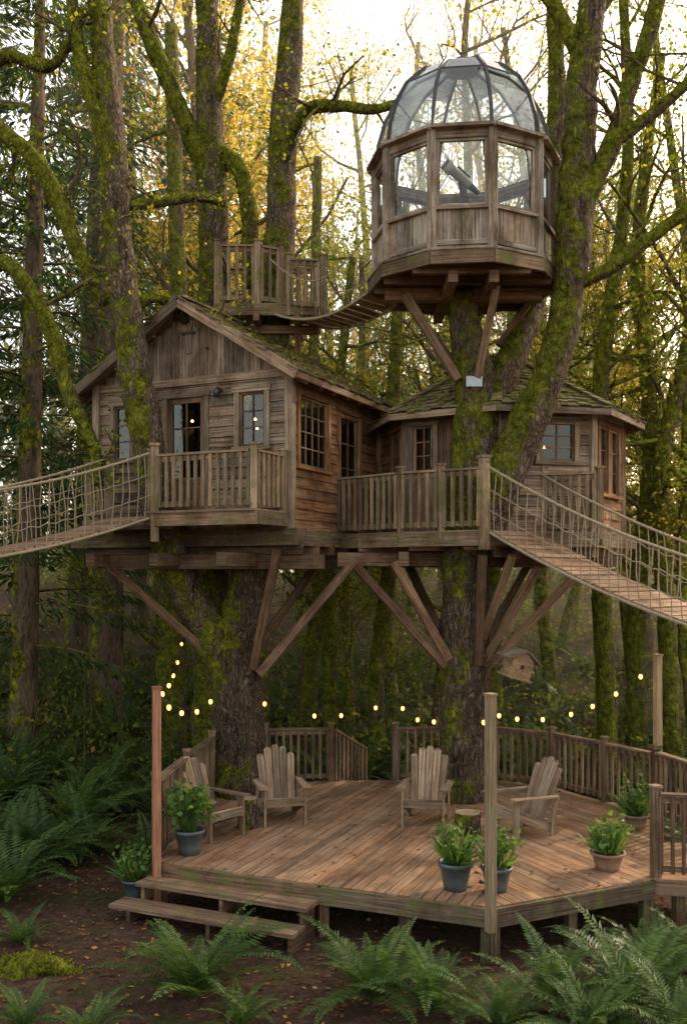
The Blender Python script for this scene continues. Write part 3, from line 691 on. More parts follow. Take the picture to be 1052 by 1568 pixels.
mb.beam(OC+U2*(L1-.05)+N2*.06+UP*Z0,OC+U2*(L1-.05)+N2*.06+UP*ZP,.12,.05,'siding_warm_lit',up=N2)
mb.build('walls',house)
mb=MB(['trim'])
window(mb,OL,U1,N1,fh[0],2,3,door=True); window(mb,OL,U1,N1,fh[1],2,3); window(mb,OL,U1,N1,fh[2],1,3)
window(mb,OC,U2,N2,sh[0],4,4,mat='siding_warm_lit'); window(mb,OC,U2,N2,sh[1],2,3,door=True,mat='siding_warm_lit')
mb.beam(OL+U1*1.8+N1*.05+UP*7.75,OL+U1*1.8+N1*.05+UP*8.2,.1,.03,'trim',up=N1)
mb.beam(OL+U1*1.68+N1*.06+UP*8.08,OL+U1*1.92+N1*.06+UP*8.08,.04,.04,'metal')
mb.beam(OL+U1*2.42+N1*.06+UP*7.1,OL+U1*2.42+N1*.2+UP*7.12,.04,.04,'metal'); mb.lathe(OL+U1*2.42+N1*.2+UP*6.98,[(.0,0),(.05,0),(.06,.1),(.02,.15)],'metal',10)
mb.build('windows_and_doors',house)
mb=MB(['shingle'])
ov=.32; ovf=.35
mid=OL+U1*(W1/2)
for sgn in (-1,1):
    e=mid+U1*sgn*(W1/2+ov); ze=ZA-slope*(W1/2+ov)+.06
    e0=e+N1*ovf+UP*ze; e1=e+U2*(L1+.3)+UP*ze; r0=mid+N1*ovf+UP*(ZA+.06); r1=mid+U2*(L1+.3)+UP*(ZA+.06)
    shingles(mb,e0,e1,r1,r0)
    mb.poly([e0-UP*.05,e1-UP*.05,r1-UP*.05,r0-UP*.05],'plank')
    mb.beam(e0-UP*.05+N1*.02,r0-UP*.05+N1*.02,.045,.16,'trim')
    mb.beam(e0-UP*.06,e1-UP*.06,.04,.1,'plank')
    for k in range(8):
        q=U2*(k*.5)
        a=mid+U1*sgn*(W1/2-.0)+q+UP*(ze+.06); b=e+q+UP*(ze-.11)
        mb.beam(a,b,.05,.09,'beam')
mb.beam(mid+N1*ovf+UP*(ZA+.1),mid+U2*(L1+.3)+UP*(ZA+.1),.2,.04,'shingle')
mb.build('roof',house)
mb=MB(['beam'])
pl=[OL+N1*.1-U1*.1,OC+N1*.1+U1*.1,OC+U2*(L1)+U1*.1,OB-U1*.1]
mb.slab([(p.x,p.y) for p in pl],4.72,4.9,'beam')
for k in range(7):
    q=U2*(k*.55+.05); mb.beam(OL+q-U1*.3+UP*4.62,OC+q+U1*.2+UP*4.62,.09,.2,'beam')
for q in (.6,1.8,3.0): mb.beam(OL+U1*q+N1*1.0+UP*4.43,OL+U1*q+U2*3.3+UP*4.43,.16,.2,'beam')
mb.beam(OL-U1*.5+N1*.13+UP*4.78,OC+U1*.2+N1*.13+UP*4.78,.06,.26,'fascia')
mb.beam(OC+N2*.13+N1*.1+UP*4.78,OC+N2*.13+U2*3.3+UP*4.78,.06,.26,'fascia')
mb.slab([(p.x,p.y) for p in (OL+U2*.1,OC+U2*.1,OC+U2*3.3,OB)],4.92,4.94,'inner')
mb.build('floor_frame',house)
mb=MB(['inlamp'])
for k in range(5): mb.sphere(OL+U1*(1.3+.28*k)+U2*(.8+.2*math.sin(k*2))+UP*(6.72+.1*math.cos(k*3)),.022,'inlamp')
for k in range(3): mb.sphere(OC-U1*.8+U2*(.4+.5*k)+UP*(6.4+.15*math.cos(k*3)),.022,'inlamp')
mb.build('interior_lamps',house)
mb=MB(['rail'])
zb=5.16
b0=OL+U1*1.75+N1*1.0; b1=OC+N1*1.0-U1*.02; bw0=OL+U1*1.75+N1*.1; bw1=OC+N1*.12-U1*.02
for k in range(7):
    q=N1*(.1+.145*k+.07); mb.beam(OL+U1*1.7+q+UP*(zb-.02),OC+q+U1*.02+UP*(zb-.02),.138,.035,'deck')
mb.beam(b0-U1*.06+N1*.05+UP*(zb-.13),b1+U1*.06+N1*.05+UP*(zb-.13),.05,.2,'fascia')
mb.beam(b1+U1*.05+N1*.02+UP*(zb-.13),bw1+U1*.05+UP*(zb-.13),.05,.2,'fascia')
for k in range(4): q=b0.lerp(b1,k/3); mb.beam(q+UP*(zb-.12)-N1*.02,q-N1*.95+UP*(zb-.12),.07,.14,'beam')
railing(mb,[b0,b0.lerp(b1,.985) ,bw1+N1*.05],zb,.84,bw=.055)
mb.build('balcony',house)
mb=MB(['rail'])
p1=V((-2.86,14.82,0)); p2=V((-3.72,15.58,0)); zl=5.1
lp=[p1,V((-2.6,14.95,0)),OL+U1*1.7+N1*.12,OL+N1*.12-U1*.3,V((-4.25,16.2,0)),p2]
mb.slab([(p.x,p.y) for p in lp],zl-.2,zl,'fascia')
railing(mb,[p2,V((-4.25,16.25,0)),],zl,.9)
for p in (p1,p2): mb.beam(p+UP*(zl-.4),p+UP*(zl+1.05),.12,.12,'rail',up=(1,.3,0)); mb.beam(p+UP*(zl+1.05),p+UP*(zl+1.09),.16,.16,'rail',up=(1,.3,0))
railing(mb,[p1+V((.15,.02,0)),b0],zl,.88,posts=False)
mb.build('landing',house)
mb=MB(['beam'])
def strut(a,b,w=.13,m='beam'): mb.beam(a,b,w,w*1.15,m,up=(0,-1,.2))
strut((-3.85,15.6,4.45),(-2.1,15.85,2.85)); strut((.2,15.6,4.45),(-1.35,15.8,2.6)); strut((-1.0,15.0,4.6),(-1.45,15.75,2.7)); strut((-2.2,17.3,4.5),(-1.9,16.4,3.0)); strut((-.4,17.6,4.5),(-1.5,16.4,2.9))
mb.beam((-3.9,15.65,4.4),(-.3,15.1,4.4),.16,.22,'beam'); mb.beam((-3.6,16.9,4.4),(.4,16.6,4.4),.16,.22,'beam')
mb.build('support_struts',house)
# ------------------------------------------------------------------ RIGHT CABIN
cab=empty('octagonal_cabin')
CC=V((2.8,17.6,0)); RO=2.1
def cv(th,r=RO,c=CC): a=math.radians(th); return V((c.x+r*math.sin(a),c.y-r*math.cos(a),0))
angs=[-145,-100,-55,-10,35,80,125,170]
ZF=4.88; ZE=6.98
mb=MB(['siding']); wb=MB(['trim'])
for i,a in enumerate(angs):
    A=cv(a); B=cv(a+45); U=(B-A).normalized(); Nn=V((U.y,-U.x,0)); w=(B-A).length
    if Nn.dot((A+B)/2-CC)<0: Nn=-Nn
    hs=[]
    if a==-10: hs=[(.72,1.3,6.02,6.66)]
    if a==35: hs=[(.3,.72,5.55,6.66),(.88,1.3,5.55,6.66)]
    if a==-100: hs=[(.8,1.35,4.95,6.66)]
    if a==-55: hs=[(.12,.5,5.9,6.66)]
    st='v' if a in (-55,) else 'h'
    wall(mb,A,U,Nn,w,ZF-.4 if a in (-10,35,80) else ZF,ZE,hs,st,'siding_warm_lit' if a in (35,-100) else ('plank' if a==-55 else 'siding'))
    for h in hs: window(wb,A,U,Nn,h,2,3,door=(h[2]<5),mat='siding_warm_lit' if a in(35,-100) else 'trim')
    q=(A-CC).normalized(); mb.beam(A+q*.03+UP*(ZF-.4),A+q*.03+UP*ZE,.12,.12,'trim',up=q)
    mb.beam(A+Nn*.055+UP*(ZE-.16),B+Nn*.055+UP*(ZE-.16),.04,.11,'trim')
mb.build('walls',cab); wb.build('windows_and_doors',cab)
mb=MB(['shingle'])
for a in angs:
    A=cv(a,2.5)+UP*6.84; B=cv(a+45,2.5)+UP*6.84
    a2=cv(a,.25)+UP*8.05; b2=cv(a+45,.25)+UP*8.05
    shingles(mb,A,B,b2,a2)
    mb.poly([A-UP*.04,B-UP*.04,b2-UP*.04,a2-UP*.04],'plank')
    mb.beam(A-UP*.05,B-UP*.05,.04,.1,'trim')
    for k in range(12):
        q0=A.lerp(a2,k/12); q1_=A.lerp(a2,(k+1.35)/12); mb.beam(q0+UP*.075,q1_+UP*.05,.17,.025,'shingle')
    for k in range(4):
        q=A.lerp(B,(k+.5)/4); mb.beam(q-UP*.05,q.lerp(CC+UP*8.0,.18)-UP*.06,.045,.07,'beam')
mb.lathe(CC+UP*8.03,[(.3,0),(.28,.05),(.05,.16),(0,.16)],'shingle',8)
mb.build('roof',cab)
mb=MB(['inlamp'])
for k in range(3): mb.sphere((2.9+.28*k,16.9,6.4+.06*(k%2)),.022,'inlamp')
mb.build('interior_lamps',cab)
mb=MB(['rail'])
A=V((-.2,16.6,0)); B=V((.9,15.55,0)); C=V((2.12,14.75,0)); D=V((3.2,15.72,0)); E=V((4.05,15.5,0)); 
pf=[A,B,C,D,E,V((5.0,16.9,0)),V((5,18.5,0)),V((3.8,19.8,0)),V((1.6,19.8,0)),V((.3,18.4,0))]
mb.slab([(p.x,p.y) for p in pf],ZF-.06,ZF,'deck')
for i in range(5):
    a,b=pf[i],pf[i+1]; n=(b-a).normalized().cross(UP); mb.beam(a+n*.03+UP*(ZF-.13),b+n*.03+UP*(ZF-.13),.045,.22,'fascia')
for k in range(9):
    y=15.0+.55*k; x0=max(-.2,2.1-(y-14.75)*1.45) if y<16.6 else .2; x1=min(4.9,2.15+(y-14.75)*1.1)
    mb.beam((x0+.1,y,ZF-.19),(x1-.1,y,ZF-.19),.07,.22,'beam')
mb.beam((-.1,16.0,4.45),(4.6,16.3,4.45),.16,.22,'beam'); mb.beam((.3,17.5,4.44),(4.8,17.5,4.44),.16,.22,'beam')
mb.beam((.95,15.45,4.45),(1.0,19.5,4.42),.16,.22,'beam'); mb.beam((2.7,15.3,4.46),(2.7,19.5,4.43),.16,.22,'beam')
railing(mb,[A,B,B.lerp(C,.5),C],ZF,.93,bw=.06)
railing(mb,[D,E],ZF,.93,bw=.06)
for p in (C,D): mb.beam(p+UP*(ZF-.3),p+UP*(ZF+1.08),.125,.125,'rail',up=(1,.5,0)); mb.beam(p+UP*(ZF+1.08),p+UP*(ZF+1.12),.17,.17,'rail',up=(1,.5,0))
mb.build('platform',cab)
mb=MB(['beam'])
strut((.15,15.9,4.4),(1.62,15.5,2.75)); strut((.8,15.55,4.4),(1.66,15.45,2.85)); strut((2.12,14.95,4.5),(2.1,15.35,2.8)); strut((3.1,15.6,4.3),(2.25,15.6,2.85)); strut((3.9,16,4.3),(2.3,15.75,2.7)); strut((1.2,18.2,4.4),(1.75,16.0,2.9)); strut((3.4,18,4.4),(2.2,16.0,2.9)); strut((2.6,15.1,4.5),(2.2,15.5,3.2))
mb.build('support_struts',cab)
# ------------------------------------------------------------------ ROPE BRIDGES
def rope_bridge(name,P0,P1,d,Ln,zf,post_end=True,rh=.95,plank='deck',sag=.12,net=True):
    mb=MB(['rope']); P0=V(P0);P1=V(P1);d=V(d).normalized(); n=int(Ln/.145)
    for k in range(n):
        t=(k+.5)*Ln/n; a=P0+d*t; b=P1+d*t; z=zf(t); dz=zf(t+.05)-zf(t-.05)
        j=R.uniform(-.006,.006)
        mb.beam(a.lerp(b,.02)+UP*(z+j),b.lerp(a,.02)+UP*(z+j),.125,.03,plank,up=(UP-d*(dz/.1)).normalized())
    m=int(Ln/.3)+1
    rr=1 if net else .6
    for side,P in ((0,P0),(1,P1)):
        q=[P+d*(Ln*i/m) for i in range(m+1)]; tt=[Ln*i/m for i in range(m+1)]
        mb.tube([(p+UP*(zf(t)-.03),.022) for p,t in zip(q,tt)],5,'rope',cap=False)
        top=lambda t: zf(t)+rh-sag*math.sin(math.pi*min(1,t/Ln))
        mb.tube([(p+UP*top(t),.02*rr) for p,t in zip(q,tt)],6,'rope',cap=False)
        out=(P1-P0).normalized()*(.03 if side else -.03)
        if net:
            for fr in (.33,.66): mb.tube([(P+d*t+out+UP*(zf(t)+(top(t)-zf(t))*fr+.018*math.sin(t*23)),.0075) for t in np.linspace(0,Ln,int(Ln/.13))],4,'rope',cap=False)
        kk=int(Ln/(.15 if net else .28))
        for k in range(kk):
            t=(k+.5)*Ln/kk; j=R.uniform(-.06,.06); t2=t+j
            a=P+d*t; c=P+d*t2
            mb.tube([(a+UP*(zf(t)-.03),.008*rr),(a.lerp(c,.5)+out*1.5+UP*((zf(t)+top(t))/2),.008*rr),(c+UP*top(t2),.008*rr)],4,'rope',cap=False)
            if net: mb.sphere(c+UP*top(t2),.027,'rope',5,4)
    if post_end:
        for P in (P0,P1):
            q=P+d*Ln; g=gz(q.x,q.y); mb.beam(q+UP*(g-.3),q+UP*(zf(Ln)+1.1),.16,.16,'rail',up=(1,.2,0))
        a=P0+d*(Ln+.02);b=P1+d*(Ln+.02); mb.slab([(p.x,p.y) for p in (a,b,b+d*1.5,a+d*1.5)],zf(Ln)-.15,zf(Ln),'rail')
    return mb.build(name)
dr=V((.69,-.72,0)); rope_bridge('rope_bridge',(2.2,14.72,0),(3.15,15.66,0),dr,9.0,lambda t:4.86-.52*t+.036*t*t)
dl=(V((-1.7,-1.9,0))).normalized(); pp=V((-.745,.667,0))
q1=p1+dl*.1; rope_bridge('rope_bridge',q1,q1+pp*1.12,dl,8.0,lambda t:5.08-.33*t+.032*t*t)
ua=V((-1.02,17.35,0)); ub=V((.62,15.95,0)); du=(ub-ua); Lu=du.length; du.normalize(); up_=V((-du.y,du.x,0))*.8
rope_bridge('rope_bridge',ua-up_*.5,ua+up_*.5,du,Lu,lambda t:8.80-1.0*(t/Lu)*(1-t/Lu)-.08*(t/Lu),post_end=False,rh=.9,plank='plank',sag=.3,net=False)
# ------------------------------------------------------------------ UPPER LOOKOUT PLATFORM
lk=empty('lookout_platform'); mb=MB(['rail'])
zq=8.92
x0,x1,y0,y1=-2.2,-1.05,17.0,18.3
for k in range(9): mb.beam((x0-.05,y0+.07+.145*k,zq-.02),(x1+.6,y0+.07+.145*k,zq-.02),.138,.035,'deck')
mb.beam((x0-.05,y0-.02,zq-.12),(x1+.62,y0-.02,zq-.12),.05,.2,'fascia'); mb.beam((x1+.6,y0,zq-.12),(x1+.6,y1,zq-.12),.05,.2,'fascia')
for x in (x0+.1,-1.5,-.8): mb.beam((x,y0-.2,zq-.27),(x,y1+.1,zq-.27),.1,.16,'beam')
mb.beam((x0,y0+.3,zq-.4),(x1+.6,y0+.3,zq-.4),.14,.14,'beam')
railing(mb,[V((x0,y1,0)),V((x0,y0+.03,0)),V((-1.5,y0+.03,0)),V((x1-.05,y0+.25,0))],zq,1.0,bw=.055)
railing(mb,[V((x1+.55,y1,0)),V((x0,y1,0))],zq,1.0,bw=.055)
railing(mb,[V((-.95,17.0,0)),V((-.35,16.75,0))],zq-.1,.85,bw=.05,zs=[zq-.1,zq-.2])
for (x,y) in ((x0+.1,y0+.2),(-.8,y0+.3),(-1.6,y1)): mb.beam((x,y,7.4),(x,y,zq-.3),.11,.11,'beam',up=(1,0,0))
mb.build('deck_and_rails',lk)
# ------------------------------------------------------------------ OBSERVATORY
obs=empty('glass_dome_observatory'); OO=V((1.88,15.5,0))
oa=[11+36*k for k in range(10)]
def ov_(th,r): return cv(th,r,OO)
mb=MB(['obs']); R.seed(61)
zw,zr=9.5,10.66
mb.slab([tuple(ov_(a,1.34))[:2] for a in oa],8.8,8.88,'plank')
for a in oa:
    A=ov_(a,1.36);B=ov_(a+36,1.36); U=(B-A).normalized(); Nn=((A+B)/2-OO).normalized(); w=(B-A).length
    A2=ov_(a,1.48);B2=ov_(a+36,1.48)
    mb.beam(A2+UP*8.79,B2+UP*8.79,.05,.2,'fascia'); 
    mb.beam(ov_(a,1.42)+UP*8.905,ov_(a+36,1.42)+UP*8.905,.2,.035,'obs')
    wall(mb,A,U,Nn,w,8.92,zw,[],'v','obs'); 
    mb.beam(A+Nn*.02+UP*(zw+.02),B+Nn*.02+UP*(zw+.02),.14,.05,'obs')
    mb.beam(A+Nn*.045+UP*9.02,B+Nn*.045+UP*9.02,.03,.07,'obs')
    q=(A-OO).normalized(); mb.beam(A+q*.02+UP*8.9,A+q*.02+UP*zr,.13,.12,'obs',up=q)
    Ut=U*.075
    for s_,t_ in ((A+Ut,1),(B-Ut,-1)): mb.beam(s_+UP*(zw+.04),s_+UP*(zr-.12),.045,.05,'obs',up=Nn)
    mb.beam(A+Ut+UP*(zw+.07),B-Ut+UP*(zw+.07),.05,.045,'obs'); mb.beam(A+Ut+UP*(zr-.14),B-Ut+UP*(zr-.14),.05,.045,'obs')
    mb.beam(A+UP*(zr-.06),B+UP*(zr-.06),.10,.12,'obs'); mb.beam(ov_(a,1.42)+UP*(zr+.02),ov_(a+36,1.42)+UP*(zr+.02),.22,.045,'obs')
    if abs(((a+18+180)%360)-180)>50: mb.beam(ov_(a,1.26)+UP*(9.85),ov_(a+36,1.26)+UP*9.85,.16,.09,'siding_warm_lit')
for k in range(5):
    y=14.4+.5*k; hw=math.sqrt(max(.05,1.4**2-(y-15.5)**2)); mb.beam((1.88-hw,y,8.7),(1.88+hw,y,8.7),.09,.16,'beam')
mb.beam((.65,15.35,8.58),(3.1,15.35,8.58),.14,.18,'beam'); mb.beam((1.6,14.3,8.57),(1.6,16.7,8.57),.14,.18,'beam'); mb.beam((2.2,14.3,8.57),(2.2,16.7,8.57),.14,.18,'beam')
strut((.95,15.2,8.55),(1.78,15.3,7.25),.12); strut((2.3,14.7,8.55),(2.05,15.3,7.1),.11); strut((1.2,16.4,8.55),(1.95,15.9,7.4),.12); strut((3.0,15.9,8.6),(2.5,15.8,7.9),.1)
mb.beam((1.9,15.2,7.2),(2.15,15.2,7.2),.06,.16,'galv')
mb.build('cabin',obs)
mb=MB(['clear'])
for a in oa:
    A=ov_(a,1.345);B=ov_(a+36,1.345); mb.poly([A+UP*(zw+.05),B+UP*(zw+.05),B+UP*(zr-.1),A+UP*(zr-.1)],'clear')
mb.build('window_glass',obs)
prof=[(1.37,10.70),(1.33,11.05),(1.22,11.42),(1.04,11.74),(.74,12.02),(.26,12.22)]
mb=MB(['dome'])
for a in oa:
    for i in range(5):
        r0,z0_=prof[i]; r1,z1_=prof[i+1]
        mb.poly([ov_(a,r0)+UP*z0_,ov_(a+36,r0)+UP*z0_,ov_(a+36,r1)+UP*z1_,ov_(a,r1)+UP*z1_],'dome')
mb.build('dome_glass',obs)
mb=MB(['metal'])
for a in oa:
    for i in range(5):
        p=ov_(a,prof[i][0]+.01)+UP*prof[i][1]; q=ov_(a,prof[i+1][0]+.01)+UP*prof[i+1][1]; mb.beam(p,q,.04,.05,'metal',up=(p-OO-UP*10.5))
    p=ov_(a,prof[0][0])+UP*10.71; q=ov_(a+36,prof[0][0])+UP*10.71; mb.beam(p,q,.05,.05,'metal')
    p=ov_(a,prof[5][0])+UP*12.22; q=ov_(a+36,prof[5][0])+UP*12.22; mb.beam(p,q,.05,.05,'metal')
    for i in (3,):
        p=ov_(a,prof[i][0])+UP*prof[i][1]; q=ov_(a+36,prof[i][0])+UP*prof[i][1]; mb.beam(p,q,.02,.02,'metal')
mb.lathe(OO+UP*12.2,[(.34,0),(.33,.04),(.2,.08),(0,.1)],'metal',10)
mb.build('dome_frame',obs)
tel=MB(['white']); 
ta=V((1.53,14.8,10.42)); tb=V((2.02,14.95,10.06)); dd=(tb-ta).normalized()
tel.tube([(ta,.095),(ta+dd*.16,.095),(ta+dd*.161,.075),(ta+dd*.5,.075)],14,'white'); tel.tube([(ta+dd*.5,.055),(ta+dd*.68,.04)],12,'black'); tel.tube([(ta-dd*.01,.09),(ta+dd*.02,.10)],14,'black')
hub=V((1.86,14.92,9.98)); tel.beam(hub-UP*.14,ta+dd*.32,.08,.08,'black')
for k in range(3):
    a=k*2.094+.4; tel.beam(hub-UP*.08,hub+V((math.cos(a)*.34,math.sin(a)*.34,-1.08)),.04,.04,'white')
tel.lathe(hub-UP*.14,[(.0,0),(.07,0),(.07,.1),(0,.1)],'black',10)
tel.tube([(ta+dd*.25+V((0,-.03,.11)),.022),(ta+dd*.5+V((0,-.03,.11)),.022)],8,'black')
tel.build('telescope')
# ------------------------------------------------------------------ LOWER DECK
dk=empty('ground_deck'); R.seed(71)
ZD=.6
DP=[(-2.35,12.3),(-.27,11.37),(1.6,10.6),(3.65,11.6),(4.7,14.6),(3.55,16.6),(2.65,17.2),(.9,17.15),(-.2,17.1),(-1.4,17.0),(-2.1,15.9)]
def clip_line(poly,p,d):
    ts=[]
    n=len(poly)
    for i in range(n):
        ax,ay=poly[i];bx,by=poly[(i+1)%n]; ex,ey=bx-ax,by-ay; den=d[0]*ey-d[1]*ex
        if abs(den)<1e-9: continue
        t=((ax-p[0])*ey-(ay-p[1])*ex)/den; u=((ax-p[0])*d[1]-(ay-p[1])*d[0])/den
        if 0<=u<1: ts.append(t)
    ts.sort(); return ts
mb=MB(['deck'])
left=[(-2.35,12.3),(-.27,11.37),(1.6,10.6),(1.75,17.2),(.9,17.15),(-.2,17.1),(-1.4,17.0),(-2.1,15.9)]
right=[(1.6,10.6),(3.65,11.6),(4.7,14.6),(3.55,16.6),(2.65,17.2),(1.75,17.2)]
for poly,d in ((left,(.39,.92)),(right,(-.44,.9))):
    dn=math.hypot(*d); d=(d[0]/dn,d[1]/dn); nrm=(d[1],-d[0]); bw=.142
    ps=[x*nrm[0]+y*nrm[1] for x,y in poly]; s=min(ps)+bw/2
    while s<max(ps):
        p=(nrm[0]*s,nrm[1]*s); ts=clip_line(poly,p,d)
        for i in range(0,len(ts)-1,2):
            a,b=ts[i],ts[i+1]
            if b-a<.05: continue
            cuts=[a]; 
            if b-a>2.5: cuts.append(a+(b-a)*R.uniform(.35,.65))
            cuts.append(b)
            for j in range(len(cuts)-1):
                zz=ZD-.018+R.uniform(-.0015,.0015)
                mb.beam((p[0]+d[0]*(cuts[j]+.002),p[1]+d[1]*(cuts[j]+.002),zz),(p[0]+d[0]*(cuts[j+1]-.002),p[1]+d[1]*(cuts[j+1]-.002),zz),bw-.012,.036,'deck')
        s+=bw
n_=260
x=rng.uniform(-2.3,4.6,n_); y=rng.uniform(11,17,n_)
def inside(px,py):
    c=False; n=len(DP)
    for i in range(n):
        ax,ay=DP[i];bx,by=DP[(i+1)%n]
        if (ay>py)!=(by>py) and px<(bx-ax)*(py-ay)/(by-ay)+ax: c=not c
    return c
kk=[i for i in range(n_) if inside(x[i],y[i])]; x=x[kk];y=y[kk]
Cc=np.stack([x,y,np.full(len(x),ZD+.006)],1); Dd=rng.normal(size=Cc.shape); Dd[:,2]=np.abs(Dd[:,2])*.1; Ll=rng.uniform(.03,.08,len(x)); Ss=np.cross(Dd,np.array([0,0,1.0])+rng.normal(size=Cc.shape)*.2)
lb=MB(['litter']); lb.leaf(leafblock(Cc,Dd,Ll,Ll*.7,Ss),'litter',rng.random(len(x))); lb.build('leaves_on_deck',dk)
mb.build('deck_boards',dk)
mb=MB(['fascia'])
n=len(DP)
for i in range(n):
    a=V((*DP[i],0));b=V((*DP[(i+1)%n],0)); nn=(b-a).normalized().cross(UP)
    mb.beam(a+nn*.02+UP*(ZD-.12)-(b-a).normalized()*.02,b+nn*.02+UP*(ZD-.12)+(b-a).normalized()*.02,.045,.2,'fascia')
    m=max(1,int((b-a).length/.95))
    for k in range(m+1):
        q=a.lerp(b,k/m)-nn*.08
        mb.beam(q+UP*(gz(q.x,q.y)-.3),q+UP*(ZD-.05),.11,.11,'fascia',up=(1,.3,0))
for k in range(12):
    y=11.2+.5*k; ts=clip_line(DP,(0,y),(1,0))
    if len(ts)>=2: mb.beam((ts[0]+.05,y,ZD-.13),(ts[-1]-.05,y,ZD-.13),.06,.17,'beam')
fd=(V((-.27,11.37,0))-V((-2.35,12.3,0))).normalized(); fn=fd.cross(UP)*1.0
if fn.y>0: fn=-fn
A0=V((-2.35,12.3,0)); B0=V((-.27,11.37,0))
for k,(zt,o,ex) in enumerate(((.41,.05,.05),(.22,.37,.2))):
    a=A0+fn*o-fd*ex; b=B0+fn*o+fd*(.0)
    for j in range(2):
        mb.beam(a+fn*(.075+.17*j)+UP*zt,b+fn*(.075+.17*j)+UP*zt,.158,.045,'plank')
for q in (A0+fd*.03,A0.lerp(B0,.5),B0-fd*.08):
    mb.beam(q+fn*.03+UP*.29,q+fn*.33+UP*.29,.05,.18,'beam'); mb.beam(q+fn*.03+UP*.08,q+fn*.62+UP*.08,.05,.22,'beam')
mb.build('frame_and_steps',dk)
mb=MB(['plank'])
railing(mb,[V((-2.38,12.42,0)),V((-2.25,14.1,0)),V((-2.12,15.8,0))],ZD,.98,'plank',bw=.045)
railing(mb,[V((-1.35,16.95,0)),V((-.22,17.05,0))],ZD,.92,'plank'); railing(mb,[V((-.2,17.05,0)),V((.42,18.1,0))],ZD,.92,'plank',zs=[ZD,ZD-.55],posts=False)
railing(mb,[V((.9,17.1,0)),V((1.75,17.15,0)),V((2.65,17.15,0)),V((3.53,16.55,0)),V((4.15,15.55,0)),V((4.66,14.62,0))],ZD,.92,'plank')
mb.slab([(3.65,11.62),(6.6,11.0),(7.1,13.0),(4.2,13.2)],ZD-.2,ZD-.01,'deck')
railing(mb,[V((3.72,11.68,0)),V((5.2,11.35,0)),V((6.6,11.05,0))],ZD,.98,'plank')
railing(mb,[V((4.66,14.62,0)),V((5.0,13.25,0)),V((6.9,12.9,0))],ZD,.95,'plank')
for p in ((5.2,11.4),(6.5,11.1),(4.0,11.7),(5.6,12.9)): mb.beam((p[0],p[1],-.8),(p[0],p[1],ZD-.1),.12,.12,'fascia',up=(1,.2,0))
mb.build('railings',dk)
for (x,y,zt,m,zl_) in ((-2.33,12.22,2.78,'redpole',.05),(1.58,10.52,2.9,'pole',.36),(4.72,14.72,2.98,'pole',0)):
    mb=MB([m]); mb.beam((x,y,zl_),(x,y,zt),.095,.095,m,up=(1,.4,0)); mb.beam((x,y,zt),(x,y,zt+.025),.115,.115,m,up=(1,.4,0)); mb.build('light_pole')
mb=MB(['black']); 
def string(a,b,sag,n):
    a=V(a);b=V(b); pts=[]
    for i in range(25):
        t=i/24; pts.append((a.lerp(b,t)-UP*(sag*4*t*(1-t)),.007))
    mb.tube(pts,4,'black',cap=False)
    for k in range(n):
        t=(k+R.uniform(.3,.7))/n; p=a.lerp(b,t)-UP*(sag*4*t*(1-t)); mb.tube([(p,.012),(p-UP*.04,.014)],6,'black'); mb.sphere(p-UP*.068,.03,'bulb',8,6,(1,1,1.3))
string((-2.33,12.22,2.74),(-2.0,15.7,2.4),.28,4); string((-1.5,15.7,2.3),(.9,17.0,2.1),.3,4); string((.9,17.0,2.1),(1.6,15.5,2.0),.2,3)
string((1.58,10.52,2.85),(2.2,15.5,2.0),.15,3); string((2.25,15.5,2.1),(4.72,14.72,2.95),.42,7); string((-2.33,12.22,2.74),(-3.4,20.8,3.0),.3,5)
mb.build('string_lights')
# ------------------------------------------------------------------ CHAIRS
def adirondack(x,y,rot):
    e=empty('adirondack_chair',(x,y,ZD)); e.rotation_euler=(0,0,math.radians(rot))
    mb=MB(['chair'])
    for sx in (-1,1):
        mb.beam((sx*.29,-.34,0),(sx*.29,-.34,.54),.09,.028,'chair',up=(sx,0,0))
        mb.beam((sx*.255,-.36,.33),(sx*.255,.42,.04),.025,.12,'chair')
        mb.beam((sx*.31,-.42,.555),(sx*.33,.34,.535),.14,.024,'chair',w1=.08)
        mb.beam((sx*.29,-.30,.44),(sx*.31,-.22,.54),.03,.05,'chair')
        mb.beam((sx*.3,.28,.0),(sx*.3,.33,.54),.08,.026,'chair',up=(sx,0,0))
    mb.build('legs_and_arms',e)
    mb=MB(['chair'])
    for k in range(6):
        t=k/5; mb.beam((-.27,-.33+.5*t,.385-.17*t),(.27,-.33+.5*t,.385-.17*t),.088,.02,'chair',up=(0,.33,1))
    mb.beam((-.28,-.375,.335),(.28,-.375,.335),.022,.1,'chair')
    mb.build('seat',e)
    mb=MB(['chair'])
    for k in range(5):
        u=(k-2); top=.99-.03*u*u; b=V((u*.095,.17,.20)); t_=V((u*.116,.17+(top-.2)*.42,top))
        mb.beam(b,t_,.087,.02,'chair',up=(0,-1,.4),w1=.106)
        mb.beam(t_,t_+V((u*.002,.012,.03)),.106,.02,'chair',up=(0,-1,.4),w1=.06)
    mb.beam((-.33,.35,.52),(.33,.35,.52),.03,.07,'chair'); mb.beam((-.24,.47,.76),(.24,.47,.76),.022,.06,'chair'); mb.beam((-.26,.20,.20),(.26,.20,.20),.03,.07,'chair')
    mb.build('backrest',e)
adirondack(-1.85,13.55,48); adirondack(-.92,14.35,14); adirondack(1.2,14.25,-12); adirondack(2.5,13.65,-62)
def stump(x,y,r,h):
    mb=MB(['bark_low','cut']); mb.lathe((x,y,ZD),[(r*1.05,0),(r*.95,h*.4),(r,h*.97),(r*.96,h)],'bark_low',18,.25); mb.lathe((x,y,ZD),[(r*.96,h),(r*.5,h+.003),(0,h+.004)],'cut',18,.25); mb.build('stump_table')
stump(-1.35,13.95,.15,.42); stump(1.72,13.6,.19,.30)
